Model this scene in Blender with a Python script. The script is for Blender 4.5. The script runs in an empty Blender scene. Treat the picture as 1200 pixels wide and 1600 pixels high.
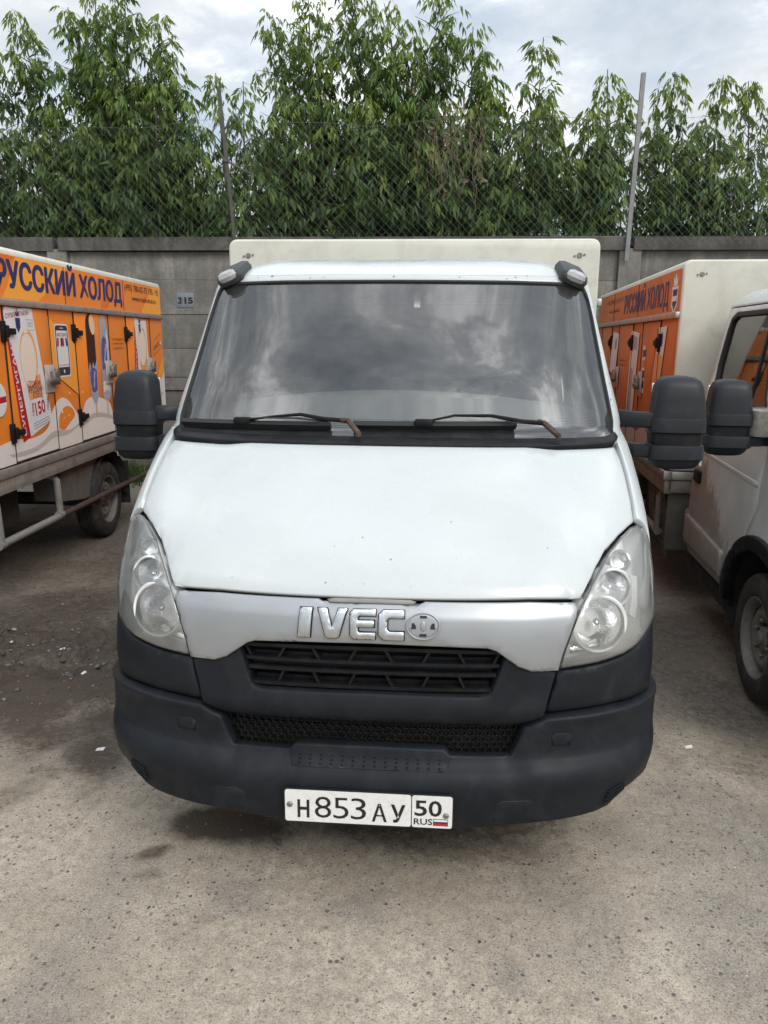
import bpy, bmesh, math, random
import numpy as np
from mathutils import Vector, Matrix, geometry
R = math.radians
C = bpy.context.scene.collection
scene = bpy.context.scene
rng = np.random.default_rng(7)
random.seed(7)

# ------------------------------------------------------------------ camera
cam_d = bpy.data.cameras.new('camera'); cam = bpy.data.objects.new('camera', cam_d); C.objects.link(cam)
cam_d.sensor_fit = 'AUTO'; cam_d.sensor_width = 36; cam_d.lens = 1200.6/1600*36
cam_d.clip_start = .05; cam_d.clip_end = 2000
_pit, _yaw, _roll = R(12.6), R(4.21), R(.41)
cF = Vector((-math.sin(_yaw)*math.cos(_pit), math.cos(_yaw)*math.cos(_pit), -math.sin(_pit)))
cR = Vector((math.cos(_yaw), math.sin(_yaw), 0)); cU = cR.cross(cF)
cR2 = cR*math.cos(_roll)+cU*math.sin(_roll); cU2 = cU*math.cos(_roll)-cR*math.sin(_roll)
M4 = Matrix((cR2, cU2, -cF)).transposed().to_4x4(); M4.translation = Vector((.199, -2.116, 1.795))
cam.matrix_world = M4
scene.camera = cam

# ------------------------------------------------------------------ sky, sun, exposure
SUN_EL, SUN_AZ = 41, 143          # azimuth measured from +Y (away from the camera) towards +X (right)
w = bpy.data.worlds.new('World'); scene.world = w; w.use_nodes = True
nt = w.node_tree; N, Lk = nt.nodes, nt.links; N.clear()
out = N.new('ShaderNodeOutputWorld')
sky = N.new('ShaderNodeTexSky'); sky.sky_type = 'NISHITA'; sky.sun_disc = False
sky.sun_elevation = R(SUN_EL); sky.sun_rotation = R(SUN_AZ); sky.air_density = 1.0; sky.dust_density = 2.0; sky.ozone_density = 1.2
b1 = N.new('ShaderNodeBackground'); b1.inputs['Strength'].default_value = .15; Lk.new(sky.outputs[0], b1.inputs['Color'])
tc = N.new('ShaderNodeTexCoord'); sep = N.new('ShaderNodeSeparateXYZ'); Lk.new(tc.outputs['Generated'], sep.inputs[0])
def wm(op, a, b=None, c=None):
    n = N.new('ShaderNodeMath'); n.operation = op
    for i, x in enumerate((a, b, c)):
        if x is None: continue
        if isinstance(x, (int, float)): n.inputs[i].default_value = x
        else: Lk.new(x, n.inputs[i])
    return n.outputs[0]
den = wm('ADD', wm('MAXIMUM', sep.outputs['Z'], 0.0), .22)
cmb = N.new('ShaderNodeCombineXYZ'); Lk.new(wm('DIVIDE', sep.outputs['X'], den), cmb.inputs[0]); Lk.new(wm('DIVIDE', sep.outputs['Y'], den), cmb.inputs[1])
def wnoise(scale, det, rough, dist, off):
    mp = N.new('ShaderNodeMapping'); mp.inputs['Location'].default_value = (off, off*.7, 0); Lk.new(cmb.outputs[0], mp.inputs[0])
    n = N.new('ShaderNodeTexNoise'); n.inputs['Scale'].default_value = scale; n.inputs['Detail'].default_value = det
    n.inputs['Roughness'].default_value = rough; n.inputs['Distortion'].default_value = dist; Lk.new(mp.outputs[0], n.inputs['Vector'])
    return n.outputs['Fac']
def wramp(fac, stops):
    r = N.new('ShaderNodeValToRGB'); e = r.color_ramp.elements
    while len(e) < len(stops): e.new(.5)
    for k, (p, col) in enumerate(stops): e[k].position = p; e[k].color = (*col, 1)
    Lk.new(fac, r.inputs[0]); return r.outputs[0]
big = wnoise(1.3, 9, .55, .2, 3.1); fine = wnoise(2.5, 13, .64, .25, 1.3)
cover = wramp(big, [(.30, (.45,)*3), (.48, (.86,)*3), (.58, (1,)*3)])
shade = wramp(fine, [(.36, (.46, .52, .60)), (.47, (.70, .76, .82)), (.54, (1.10, 1.13, 1.16)), (.62, (2.3, 2.32, 2.33))])
# far clouds low over the horizon merge into an even veil; the veil is brighter round the hidden sun
mv = N.new('ShaderNodeMix'); mv.data_type = 'RGBA'; Lk.new(wramp(sep.outputs['Z'], [(.15, (.88,)*3), (.66, (.0,)*3)]), mv.inputs[0]); Lk.new(shade, mv.inputs[6]); mv.inputs[7].default_value = (.97, 1.02, 1.05, 1)
b2 = N.new('ShaderNodeBackground'); Lk.new(mv.outputs[2], b2.inputs['Color'])
vd = N.new('ShaderNodeVectorMath'); vd.operation = 'DOT_PRODUCT'; Lk.new(tc.outputs['Generated'], vd.inputs[0])
vd.inputs[1].default_value = (math.sin(R(SUN_AZ))*math.cos(R(SUN_EL)), math.cos(R(SUN_AZ))*math.cos(R(SUN_EL)), math.sin(R(SUN_EL)))
glow = wm('MULTIPLY_ADD', wm('POWER', wm('MAXIMUM', vd.outputs['Value'], 0.0), 5.0), .9, 1.0); Lk.new(wm('MULTIPLY', wm('MULTIPLY_ADD', wm('MAXIMUM', sep.outputs['Z'], 0.0), .95, .54), glow), b2.inputs['Strength'])
mx = N.new('ShaderNodeMixShader'); Lk.new(cover, mx.inputs[0]); Lk.new(b1.outputs[0], mx.inputs[1]); Lk.new(b2.outputs[0], mx.inputs[2])
Lk.new(mx.outputs[0], out.inputs['Surface'])
sd = bpy.data.lights.new('sun', 'SUN'); sd.energy = 1.15; sd.angle = R(22); sd.color = (1, .95, .87)
sun = bpy.data.objects.new('sun', sd); C.objects.link(sun)
sv = Vector((math.sin(R(SUN_AZ))*math.cos(R(SUN_EL)), math.cos(R(SUN_AZ))*math.cos(R(SUN_EL)), math.sin(R(SUN_EL))))
sun.rotation_euler = sv.to_track_quat('Z', 'Y').to_euler(); sun.location = (6, -4, 12)
scene.view_settings.view_transform = 'Standard'; scene.view_settings.look = 'None'
scene.view_settings.exposure = .2; scene.view_settings.gamma = 1; scene.view_settings.use_curve_mapping = False
scene.cycles.max_bounces = 8; scene.cycles.transparent_max_bounces = 24; scene.cycles.caustics_reflective = False

# ------------------------------------------------------------------ materials
def newmat(name):
    m = bpy.data.materials.new(name); m.use_nodes = True
    return m, m.node_tree.nodes, m.node_tree.links, m.node_tree.nodes['Principled BSDF']
def setc(b, col, rough, metal=0., spec=.5):
    b.inputs['Base Color'].default_value = (*col, 1); b.inputs['Roughness'].default_value = rough
    b.inputs['Metallic'].default_value = metal; b.inputs['Specular IOR Level'].default_value = spec
def noise(n, l, vec, scale, det=4, rough=.55, dist=0.):
    t = n.new('ShaderNodeTexNoise'); t.inputs['Scale'].default_value = scale; t.inputs['Detail'].default_value = det
    t.inputs['Roughness'].default_value = rough; t.inputs['Distortion'].default_value = dist
    if vec is not None: l.new(vec, t.inputs['Vector'])
    return t.outputs['Fac']
def ramp(n, l, fac, stops):
    r = n.new('ShaderNodeValToRGB'); e = r.color_ramp.elements
    while len(e) < len(stops): e.new(.5)
    for k, (p, c) in enumerate(stops):
        e[k].position = p; e[k].color = (*c, 1) if not isinstance(c, (int, float)) else (c, c, c, 1)
    l.new(fac, r.inputs[0]); return r.outputs[0]
def mixc(n, l, fac, a, b, mode='MIX'):
    m = n.new('ShaderNodeMix'); m.data_type = 'RGBA'; m.blend_type = mode
    for s, x in ((0, fac), (6, a), (7, b)):
        if isinstance(x, (int, float)): m.inputs[s].default_value = x
        elif isinstance(x, tuple): m.inputs[s].default_value = (*x, 1)
        else: l.new(x, m.inputs[s])
    return m.outputs[2]
def math_(n, l, op, a, b=None, c=None):
    t = n.new('ShaderNodeMath'); t.operation = op
    for i, x in enumerate((a, b, c)):
        if x is None: continue
        if isinstance(x, (int, float)): t.inputs[i].default_value = x
        else: l.new(x, t.inputs[i])
    return t.outputs[0]
def bump(n, l, b, h, strength, dist=.01):
    t = n.new('ShaderNodeBump'); t.inputs['Strength'].default_value = strength; t.inputs['Distance'].default_value = dist
    l.new(h, t.inputs['Height']); l.new(t.outputs[0], b.inputs['Normal'])
def objco(n):
    return n.new('ShaderNodeTexCoord').outputs['Object']
def M(name, col, rough=.5, metal=0., spec=.5, coat=0., var=0., vs=6., dirt=None, dirt_amt=.5, bmp=0., bs=80., rvar=0.):
    m, n, l, b = newmat(name); setc(b, col, rough, metal, spec)
    b.inputs['Coat Weight'].default_value = coat; b.inputs['Coat Roughness'].default_value = .04
    co = objco(n); c = None
    if var:
        f = noise(n, l, co, vs, 6, .6, .3)
        c = ramp(n, l, f, [(.3, tuple(x*(1-var) for x in col)), (.7, tuple(min(1, x*(1+var)) for x in col))])
    if dirt:
        f = noise(n, l, co, vs*1.7, 8, .65, .8); f = ramp(n, l, f, [(.48, 0.), (.75, dirt_amt)])
        c = mixc(n, l, f, c if c is not None else col, dirt)
    if c is not None: l.new(c, b.inputs['Base Color'])
    if rvar:
        f = noise(n, l, co, vs*2.3, 5, .6); l.new(ramp(n, l, f, [(.3, max(0, rough-rvar)), (.7, min(1, rough+rvar))]), b.inputs['Roughness'])
    if bmp: bump(n, l, b, noise(n, l, co, bs, 4), bmp, .003)
    return m

mat = {}
mat['white'] = M('white_paint', (.47, .50, .502), .27, coat=.22, var=.02, vs=3, dirt=(.38, .36, .32), dirt_amt=.16, rvar=.06)
mat['cream'] = M('cream_panel', (.56, .55, .48), .45, var=.04, vs=3, dirt=(.36, .33, .27), dirt_amt=.5, rvar=.1)
mat['plastic'] = M('dark_plastic', (.0112, .0130, .0163), .46, spec=.16, var=.2, vs=5, dirt=(.036, .036, .038), dirt_amt=.4, bmp=.12, bs=500, rvar=.1)
mat['plastic2'] = M('black_plastic', (.007, .0075, .009), .5, spec=.18, var=.2, vs=8, dirt=(.045, .042, .04), dirt_amt=.3, rvar=.1)
mat['mirrorshell'] = M('mirror_plastic', (.0125, .0145, .018), .42, spec=.25, var=.12, vs=7, dirt=(.05, .05, .05), dirt_amt=.25, bmp=.1, bs=600)
mat['rubber'] = M('rubber', (.012, .012, .013), .7, var=.1)
mat['tyre'] = M('tyre_rubber', (.018, .016, .016), .8, var=.2, vs=6, dirt=(.10, .09, .075), dirt_amt=.6)
mat['rim'] = M('steel_rim', (.19, .18, .165), .6, .3, var=.15, vs=12, dirt=(.10, .075, .055), dirt_amt=.7)
mat['silver'] = M('silver_paint', (.33, .345, .36), .36, .6, coat=.25, var=.04, vs=5, dirt=(.30, .28, .25), dirt_amt=.25)
mat['chrome'] = M('chrome_letter', (.60, .62, .64), .12, 1., dirt=(.25, .24, .23), dirt_amt=.3, vs=15)
mat['alu'] = M('aluminium', (.45, .45, .43), .42, .7, var=.12, vs=9, dirt=(.20, .17, .13), dirt_amt=.6)
mat['galv'] = M('galvanised_steel', (.19, .195, .20), .55, .6, var=.15, vs=10, dirt=(.16, .12, .09), dirt_amt=.4)
mat['rust'] = M('rusty_steel', (.060, .034, .024), .85, .1, var=.4, vs=18, dirt=(.10, .088, .08), dirt_amt=.8)
mat['tubegrey'] = M('grey_painted_tube', (.23, .225, .21), .6, .1, var=.12, vs=10, dirt=(.14, .10, .07), dirt_amt=.5)
mat['chassis'] = M('chassis_black', (.018, .017, .016), .75, var=.3, vs=6, dirt=(.09, .08, .065), dirt_amt=.5)
mat['interior'] = M('interior_grey', (.20, .20, .195), .75, var=.1)
mat['interior2'] = M('interior_light', (.16, .165, .165), .8, var=.1)
mat['seat'] = M('seat_fabric', (.10, .105, .11), .9, var=.2, vs=20)
mat['bowl'] = M('reflector_chrome', (.86, .87, .88), .10, 1., bmp=.35, bs=110)
mat['housing'] = M('lamp_housing', (.80, .81, .80), .4, .15, var=.08, vs=12)
mat['amber'] = M('amber_reflector', (.42, .26, .14), .3)
mat['orange'] = M('orange_wrap', (.80, .235, .030), .38, coat=.15, var=.06, vs=1.6, dirt=(.45, .16, .05), dirt_amt=.25)
mat['yellow'] = M('yellow_print', (.86, .36, .05), .4)
mat['amberprint'] = M('deep_orange_print', (.70, .165, .018), .4)
mat['orangedirt'] = M('faded_orange_wrap', (.50, .155, .05), .5, var=.12, vs=2.2, dirt=(.24, .10, .05), dirt_amt=.6)
mat['navy'] = M('navy_print', (.020, .030, .13), .42)
mat['red'] = M('red_print', (.42, .012, .022), .42)
mat['milk'] = M('milk_print', (.74, .71, .67), .4, var=.03)
mat['milkgrey'] = M('milk_shade_print', (.50, .46, .43), .4)
mat['pack'] = M('pack_print', (.68, .69, .70), .4, var=.04, vs=20)
mat['packgrey'] = M('foil_print', (.36, .38, .43), .38, var=.3, vs=40)
mat['violet'] = M('violet_print', (.10, .085, .27), .4, var=.2, vs=30)
mat['choc'] = M('chocolate_print', (.035, .010, .008), .4)
mat['vanilla'] = M('vanilla_print', (.78, .58, .36), .4, var=.08, vs=40)
mat['tan'] = M('cone_print', (.72, .36, .14), .4, var=.05, vs=30)
mat['cone'] = M('cream_scoop_print', (.76, .66, .55), .4, var=.04, vs=30)
mat['brownink'] = M('brown_ink', (.16, .045, .012), .5)
mat['inkgrey'] = M('grey_ink', (.20, .24, .32), .5)
mat['phone'] = M('phone_print', (.035, .037, .042), .4)
mat['plate'] = M('plate_white', (.70, .70, .68), .4, var=.03, vs=30, dirt=(.40, .37, .32), dirt_amt=.35)
mat['ink'] = M('plate_black', (.010, .010, .011), .5)
mat['flagblue'] = M('flag_blue', (.02, .03, .09), .5)
mat['bolt'] = M('bolt_steel', (.22, .20, .18), .5, .7, var=.2, vs=60)
mat['mirrorglass'] = M('mirror_glass', (.85, .86, .87), .02, 1.)
mat['tape'] = M('clear_packing_tape', (.17, .16, .145), .22, var=.35, vs=30, dirt=(.12, .10, .085), dirt_amt=.6)
mat['wire'] = M('fence_wire', (.16, .17, .17), .5, .5)
mat['wood'] = M('stick_print', (.62, .42, .22), .5)

def dirty_white():
    m, n, l, b = newmat('white_paint_dirty'); setc(b, (.72, .74, .75), .3); b.inputs['Coat Weight'].default_value = .3
    co = objco(n); s = n.new('ShaderNodeSeparateXYZ'); l.new(co, s.inputs[0])
    nz = noise(n, l, co, 6, 8, .65, .5)
    mp = n.new('ShaderNodeMapping'); mp.inputs['Scale'].default_value = (1, 22, 2.2); l.new(co, mp.inputs[0])
    st = noise(n, l, mp.outputs[0], 1, 5, .6)
    # splashed road dirt on the lower rear half of the door and sill
    h = math_(n, l, 'ADD', math_(n, l, 'MULTIPLY', nz, .42), math_(n, l, 'MULTIPLY', st, .25))
    top = math_(n, l, 'ADD', math_(n, l, 'MULTIPLY', s.outputs['Y'], .62), -.53)      # dirt reaches higher towards the rear of the cab
    top = math_(n, l, 'MINIMUM', top, .95)
    d = math_(n, l, 'SUBTRACT', math_(n, l, 'ADD', top, h), s.outputs['Z'])
    f = ramp(n, l, math_(n, l, 'ADD', math_(n, l, 'MULTIPLY', d, 3.0), .25), [(.28, 0.), (.62, .82)])
    light = ramp(n, l, noise(n, l, co, 3, 6), [(.3, (.44, .455, .45)), (.7, (.56, .575, .57))])
    brown = ramp(n, l, noise(n, l, co, 14, 6), [(.3, (.135, .115, .092)), (.7, (.22, .195, .16))])
    l.new(mixc(n, l, f, light, brown), b.inputs['Base Color'])
    l.new(ramp(n, l, f, [(0, .25), (.8, .7)]), b.inputs['Roughness'])
    return m
mat['whitedirt'] = dirty_white()

def glass_mat(name, tint, gl=1., rough=0., band=False, haze=None, haze_amt=0.):
    m, n, l, b = newmat(name); n.remove(b); o = n['Material Output']
    tr = n.new('ShaderNodeBsdfTransparent'); tr.inputs[0].default_value = (*tint, 1)
    gs = n.new('ShaderNodeBsdfGlossy'); gs.inputs['Roughness'].default_value = rough; gs.inputs[0].default_value = (gl, gl, gl, 1)
    fr = n.new('ShaderNodeFresnel'); fr.inputs['IOR'].default_value = 1.85
    mx = n.new('ShaderNodeMixShader'); l.new(fr.outputs[0], mx.inputs[0]); l.new(tr.outputs[0], mx.inputs[1]); l.new(gs.outputs[0], mx.inputs[2])
    res = mx.outputs[0]
    co = objco(n)
    if band:      # tinted sun strip along the top edge of the glass
        s = n.new('ShaderNodeSeparateXYZ'); l.new(co, s.inputs[0])
        l.new(ramp(n, l, math_(n, l, 'SUBTRACT', s.outputs['Z'], 1.5), [(.0, tint), (.440, tint), (.470, tuple(x*.16 for x in tint)), (.6, tuple(x*.08 for x in tint))]), tr.inputs[0])
    if haze:
        df = n.new('ShaderNodeBsdfDiffuse'); df.inputs[0].default_value = (*haze, 1)
        m2 = n.new('ShaderNodeMixShader'); l.new(ramp(n, l, noise(n, l, co, 9, 6, .6, .5), [(.3, haze_amt*.5), (.7, haze_amt*1.4)]), m2.inputs[0])
        l.new(res, m2.inputs[1]); l.new(df.outputs[0], m2.inputs[2]); res = m2.outputs[0]
    l.new(res, o.inputs['Surface']); return m
mat['windshield'] = glass_mat('windshield_glass', (.90, .93, .92), band=True, haze=(.52, .54, .54), haze_amt=.05)
mat['sideglass'] = glass_mat('side_glass', (.90, .93, .92), haze=(.3, .3, .28), haze_amt=.02)
mat['lens'] = glass_mat('lamp_lens', (.97, .97, .96), rough=.05, haze=(.86, .86, .82), haze_amt=.10)
mat['frit'] = M('black_frit', (.012, .013, .016), .25)

# ------------------------------------------------------------------ mesh helpers
def link(o, parent=None):
    C.objects.link(o)
    if parent is not None: o.parent = parent
    return o
def mesh_obj(name, V, F, mats, parent=None, smooth=True, ang=38, mi=None):
    me = bpy.data.meshes.new(name)
    me.from_pydata([tuple(map(float, v)) for v in V], [], [tuple(map(int, f)) for f in F])
    for mt in (mats if isinstance(mats, (list, tuple)) else [mats]): me.materials.append(mt)
    if mi is not None: me.polygons.foreach_set('material_index', np.asarray(mi, dtype=np.int32))
    me.update()
    if smooth:
        me.polygons.foreach_set('use_smooth', np.ones(len(me.polygons), dtype=bool)); me.set_sharp_from_angle(angle=R(ang))
    return link(bpy.data.objects.new(name, me), parent)
class MB:
    def __init__(s): s.V = []; s.F = []; s.mi = []
    def add(s, V, F, mi=0):
        k = len(s.V); s.V += [tuple(v) for v in V]; s.F += [tuple(i+k for i in f) for f in F]; s.mi += [mi]*len(F); return s
    def box(s, c, d, rz=0., mi=0, bev=0., rot=None):
        bm = bmesh.new(); bmesh.ops.create_cube(bm, size=1.)
        bmesh.ops.scale(bm, vec=Vector(d), verts=bm.verts)
        if bev: bmesh.ops.bevel(bm, geom=list(bm.edges), offset=bev, segments=2, affect='EDGES', profile=.5)
        if rot is None: rot = Matrix.Rotation(rz, 3, 'Z')
        V = [rot @ v.co + Vector(c) for v in bm.verts]; F = [[v.index for v in f.verts] for f in bm.faces]; bm.free()
        return s.add(V, F, mi)
    def tube(s, path, r, seg=8, mi=0, caps=True):
        P = [Vector(p) for p in path]; rr = r if isinstance(r, (list, tuple)) else [r]*len(P)
        V = []; F = []; up = None
        for i, p in enumerate(P):
            t = (P[min(i+1, len(P)-1)]-P[max(i-1, 0)]).normalized()
            if up is None:
                up = Vector((0, 0, 1)) if abs(t.z) < .9 else Vector((1, 0, 0))
            a = t.cross(up).normalized(); b = a.cross(t).normalized(); up = b
            V += [p+(a*math.cos(2*math.pi*k/seg)+b*math.sin(2*math.pi*k/seg))*rr[i] for k in range(seg)]
        for i in range(len(P)-1):
            F += [(i*seg+k, i*seg+(k+1) % seg, (i+1)*seg+(k+1) % seg, (i+1)*seg+k) for k in range(seg)]
        if caps: F += [tuple(range(seg)[::-1]), tuple((len(P)-1)*seg+k for k in range(seg))]
        return s.add(V, F, mi)
    def lathe(s, prof, c, axis, seg=32, mi=0):
        """prof: (radius, height along axis)."""
        ax = Vector(axis).normalized(); u = ax.orthogonal().normalized(); v = ax.cross(u); c = Vector(c)
        V = []; F = []
        for r, h in prof:
            V += [c+ax*h+(u*math.cos(2*math.pi*k/seg)+v*math.sin(2*math.pi*k/seg))*r for k in range(seg)]
        for i in range(len(prof)-1):
            F += [(i*seg+k, i*seg+(k+1) % seg, (i+1)*seg+(k+1) % seg, (i+1)*seg+k) for k in range(seg)]
        return s.add(V, F, mi)
    def prism(s, poly, f, d, mi=0):
        """poly: 2D points; f maps (a, b, depth) to a point; d: (d0, d1)."""
        n = len(poly); V = [f(a, b, d[0]) for a, b in poly]+[f(a, b, d[1]) for a, b in poly]
        F = [tuple(range(n)), tuple(range(2*n-1, n-1, -1))]+[(i, i+n, (i+1) % n+n, (i+1) % n) for i in range(n)]
        return s.add(V, F, mi)
    def build(s, name, mats, parent=None, smooth=True, ang=38):
        return mesh_obj(name, s.V, s.F, mats, parent, smooth, ang, s.mi)
def fix_normals(o):
    bm = bmesh.new(); bm.from_mesh(o.data); bmesh.ops.recalc_face_normals(bm, faces=bm.faces); bm.to_mesh(o.data); bm.free(); return o
def in_poly(P, poly):
    P = np.asarray(P, float); poly = np.asarray(poly, float); x, y = P[:, 0], P[:, 1]; r = np.zeros(len(P), bool)
    a = poly; b = np.roll(poly, -1, 0)
    for (x0, y0), (x1, y1) in zip(a, b):
        if y0 == y1: continue
        c = ((y0 > y) != (y1 > y)) & (x < (x1-x0)*(y-y0)/(y1-y0)+x0); r ^= c
    return r
def area2(p):
    p = np.asarray(p); q = np.roll(p, -1, 0); return .5*float((p[:, 0]*q[:, 1]-q[:, 0]*p[:, 1]).sum())
def resample(poly, step):
    o = []
    for a, b in zip(poly, list(poly[1:])+[poly[0]]):
        a = np.asarray(a, float); b = np.asarray(b, float); n = max(1, int(round(np.linalg.norm(b-a)/step)))
        o += [a+(b-a)*k/n for k in range(n)]
    return np.array(o)
def rounded(poly, r, seg=4):
    o = []; n = len(poly)
    for i in range(n):
        p0, p, p1 = (np.asarray(poly[(i+k) % n], float) for k in (-1, 0, 1))
        d0, d1 = p0-p, p1-p; l0, l1 = np.linalg.norm(d0), np.linalg.norm(d1); t = min(r, l0*.45, l1*.45)
        a, b = p+d0/l0*t, p+d1/l1*t
        for k in range(seg+1):
            s = k/seg; o.append(tuple((1-s)**2*a+2*s*(1-s)*p+s*s*b))
    return o
def fill2d(outer, holes=(), step=.03, rnd=0.):
    """Constrained triangulation with interior points. Returns pts, tris, drop (rounding depth), boundary loops of indices."""
    loops = [resample(outer, step)]+[resample(h, step) for h in holes]
    if area2(loops[0]) < 0: loops[0] = loops[0][::-1]
    for i in range(1, len(loops)):
        if area2(loops[i]) > 0: loops[i] = loops[i][::-1]
    pts = []; E = []; L = []; drop = []
    for lp in loops:
        k = len(pts); n = len(lp); pts += list(lp); drop += [rnd]*n
        L.append(list(range(k, k+n))); E += [(k+i, k+(i+1) % n) for i in range(n)]
    def inside(P):
        r = in_poly(P, loops[0])
        for h in loops[1:]: r &= ~in_poly(P, h)
        return r
    segs = np.concatenate([np.stack([lp, np.roll(lp, -1, 0)], 1) for lp in loops])
    def bdist(P):
        out = np.full(len(P), 1e9)
        a, b = segs[:, 0], segs[:, 1]; ab = b-a; ll = (ab**2).sum(1)+1e-12
        for i in range(0, len(P), 400):
            q = P[i:i+400, None]; t = np.clip(((q-a)*ab).sum(2)/ll, 0, 1)
            out[i:i+400] = np.sqrt((((a+t[..., None]*ab)-q)**2).sum(2)).min(1)
        return out
    if rnd:
        for fr, dr in ((.3, .32), (1., 0.)):
            c = []
            for lp in loops:
                t = np.roll(lp, -1, 0)-np.roll(lp, 1, 0); t /= np.linalg.norm(t, axis=1)[:, None]+1e-9
                c.append(lp+np.stack([-t[:, 1], t[:, 0]], 1)*rnd*fr)
            c = np.concatenate(c); ok = inside(c); c = c[ok]
            if len(c):
                bd = bdist(c); c = c[bd > rnd*fr*.8]; pts += list(c); drop += [rnd*dr]*len(c)
    lo, hi = loops[0].min(0), loops[0].max(0)
    gx, gy = np.meshgrid(np.arange(lo[0]+step/2, hi[0], step), np.arange(lo[1]+step/2, hi[1], step))
    G = np.stack([gx.ravel(), gy.ravel()], 1); G = G[inside(G)] if len(G) else G
    if len(G): G = G[bdist(G) > max(step*.45, rnd*1.6)]
    pts += list(G); drop += [0.]*len(G)
    res = geometry.delaunay_2d_cdt([Vector((float(p[0]), float(p[1]))) for p in pts], E, [], 0, 1e-6)
    vo, fo, orig = res[0], res[2], res[3]
    P = np.array([tuple(v) for v in vo]); T = np.array([f for f in fo if len(f) == 3])
    cen = P[T].mean(1); T = T[inside(cen)]
    ar = (P[T[:, 1], 0]-P[T[:, 0], 0])*(P[T[:, 2], 1]-P[T[:, 0], 1])-(P[T[:, 2], 0]-P[T[:, 0], 0])*(P[T[:, 1], 1]-P[T[:, 0], 1])
    T[ar < 0] = T[ar < 0][:, ::-1]
    mp = {}
    D = np.zeros(len(P))
    for k, og in enumerate(orig):
        for j in og: mp[j] = k
        if og: D[k] = max(drop[j] for j in og)
    L = [[mp[i] for i in lp] for lp in L]
    return P, T, D, L
def sheet(name, outer, f, mt, parent=None, holes=(), step=.03, rnd=0., thick=.01, ang=50, back=False):
    """A panel over a 2D outline: f(P (n,2), inset depth (n)) gives 3D points; rim of the given thickness."""
    P, T, D, L = fill2d(outer, holes, step, rnd)
    V = f(P, D); F = [tuple(t) for t in T]; V = list(map(tuple, V))
    if thick:
        for lp in L:
            k = len(V); V += list(map(tuple, f(P[lp], np.full(len(lp), rnd+thick)))); n = len(lp)
            F += [(lp[i], k+i, k+(i+1) % n, lp[(i+1) % n]) for i in range(n)]
        if back:
            Vb = f(P, np.full(len(P), rnd+thick)); k = len(V); V += list(map(tuple, Vb)); F += [tuple(k+i for i in t[::-1]) for t in T]
    return mesh_obj(name, V, F, mt, parent, True, ang)

# ------------------------------------------------------------------ text as flat printed shapes
_tx = {}
def glyphs(s, bold):
    k = (s, bold)
    if k not in _tx:
        c = bpy.data.curves.new('lettering', 'FONT'); c.body = s; c.offset = bold; c.resolution_u = 3
        o = bpy.data.objects.new('lettering', c); C.objects.link(o)
        me = bpy.data.meshes.new_from_object(o.evaluated_get(bpy.context.evaluated_depsgraph_get()))
        V = np.array([v.co[:2] for v in me.vertices]); F = [tuple(p.vertices) for p in me.polygons]
        bpy.data.objects.remove(o); bpy.data.curves.remove(c); bpy.data.meshes.remove(me); _tx[k] = (V, F)
    return _tx[k]
def text(name, s, f, x0, x1, z0, z1, mt, parent, bold=.0, ref='Н', shear=0., fat=0.):
    """Print s so that it spans x0..x1 with its capitals from z0 to z1; f maps (n,2) to points. Runs right to left when x1 < x0 via f."""
    V, F = glyphs(s, bold); H = glyphs(ref, bold)[0]
    V = V.copy(); h0, h1 = H[:, 1].min(), H[:, 1].max(); a, b = V[:, 0].min(), V[:, 0].max()
    V[:, 1] = z0+(V[:, 1]-h0)/(h1-h0)*(z1-z0); V[:, 0] = x0+(V[:, 0]-a)/(b-a)*(x1-x0)
    V[:, 0] += shear*(V[:, 1]-z0)
    VV = [f(V)]; FF = list(F)
    if fat:      # heavier strokes: thin layers of ink side by side
        nrm = np.cross(f(np.array([[1., 0]]))-f(np.array([[0., 0]])), f(np.array([[0., 1]]))-f(np.array([[0., 0]])))[0]; nrm /= np.linalg.norm(nrm)
        for k, (dx, dz) in enumerate(((-fat, 0), (fat, 0), (-fat*.5, fat*.45), (fat*.5, -fat*.45), (fat*.5, fat*.45), (-fat*.5, -fat*.45))):
            VV.append(f(V+[dx, dz])+nrm*.00012*(k+1)); FF += [tuple(i+len(V)*(k+1) for i in q) for q in F]
    o = mesh_obj(name, np.concatenate(VV), FF, mt, parent, False); o['kind'] = 'stuff' if len(s) > 4 else ''; return o

# ------------------------------------------------------------------ the truck's skin: S(u, v)
# rows: v, height, centre-line depth, half width, corner depth, corner power
TB = np.array([
 (0., .262, .075, .915, .46, 2.7), (.5, .30, .025, .925, .46, 2.7), (1., .345, .004, .932, .46, 2.7), (2., .45, 0., .94, .46, 2.7),
 (2.5, .50, .018, .944, .46, 2.7), (3., .53, .045, .946, .46, 2.7), (4., .64, .055, .948, .46, 2.7), (5., .74, .045, .948, .46, 2.7),
 (6., .86, .052, .946, .48, 2.7), (7., .95, .065, .945, .50, 2.7), (8., 1.03, .095, .945, .52, 2.7), (8.5, 1.08, .14, .946, .52, 2.7),
 (9., 1.16, .235, .95, .50, 2.7), (10., 1.30, .455, .945, .44, 2.7), (11., 1.415, .70, .94, .38, 2.7), (11.5, 1.45, .825, .932, .32, 2.6),
 (12., 1.48, .85, .935, .31, 2.5), (13., 1.65, .968, .905, .30, 2.4), (14., 1.85, 1.134, .871, .26, 2.3), (15., 2.035, 1.30, .838, .20, 2.3),
 (15.5, 2.075, 1.33, .823, .19, 2.3)])
def _tan(x, y):
    d = np.diff(y)/np.diff(x); m = np.zeros(len(x)); m[0], m[-1] = d[0], d[-1]
    for i in range(1, len(x)-1):
        if d[i-1]*d[i] > 0:
            w1 = 2*(x[i+1]-x[i])+x[i]-x[i-1]; w2 = x[i+1]-x[i]+2*(x[i]-x[i-1]); m[i] = (w1+w2)/(w1/d[i-1]+w2/d[i])
    return m
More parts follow.
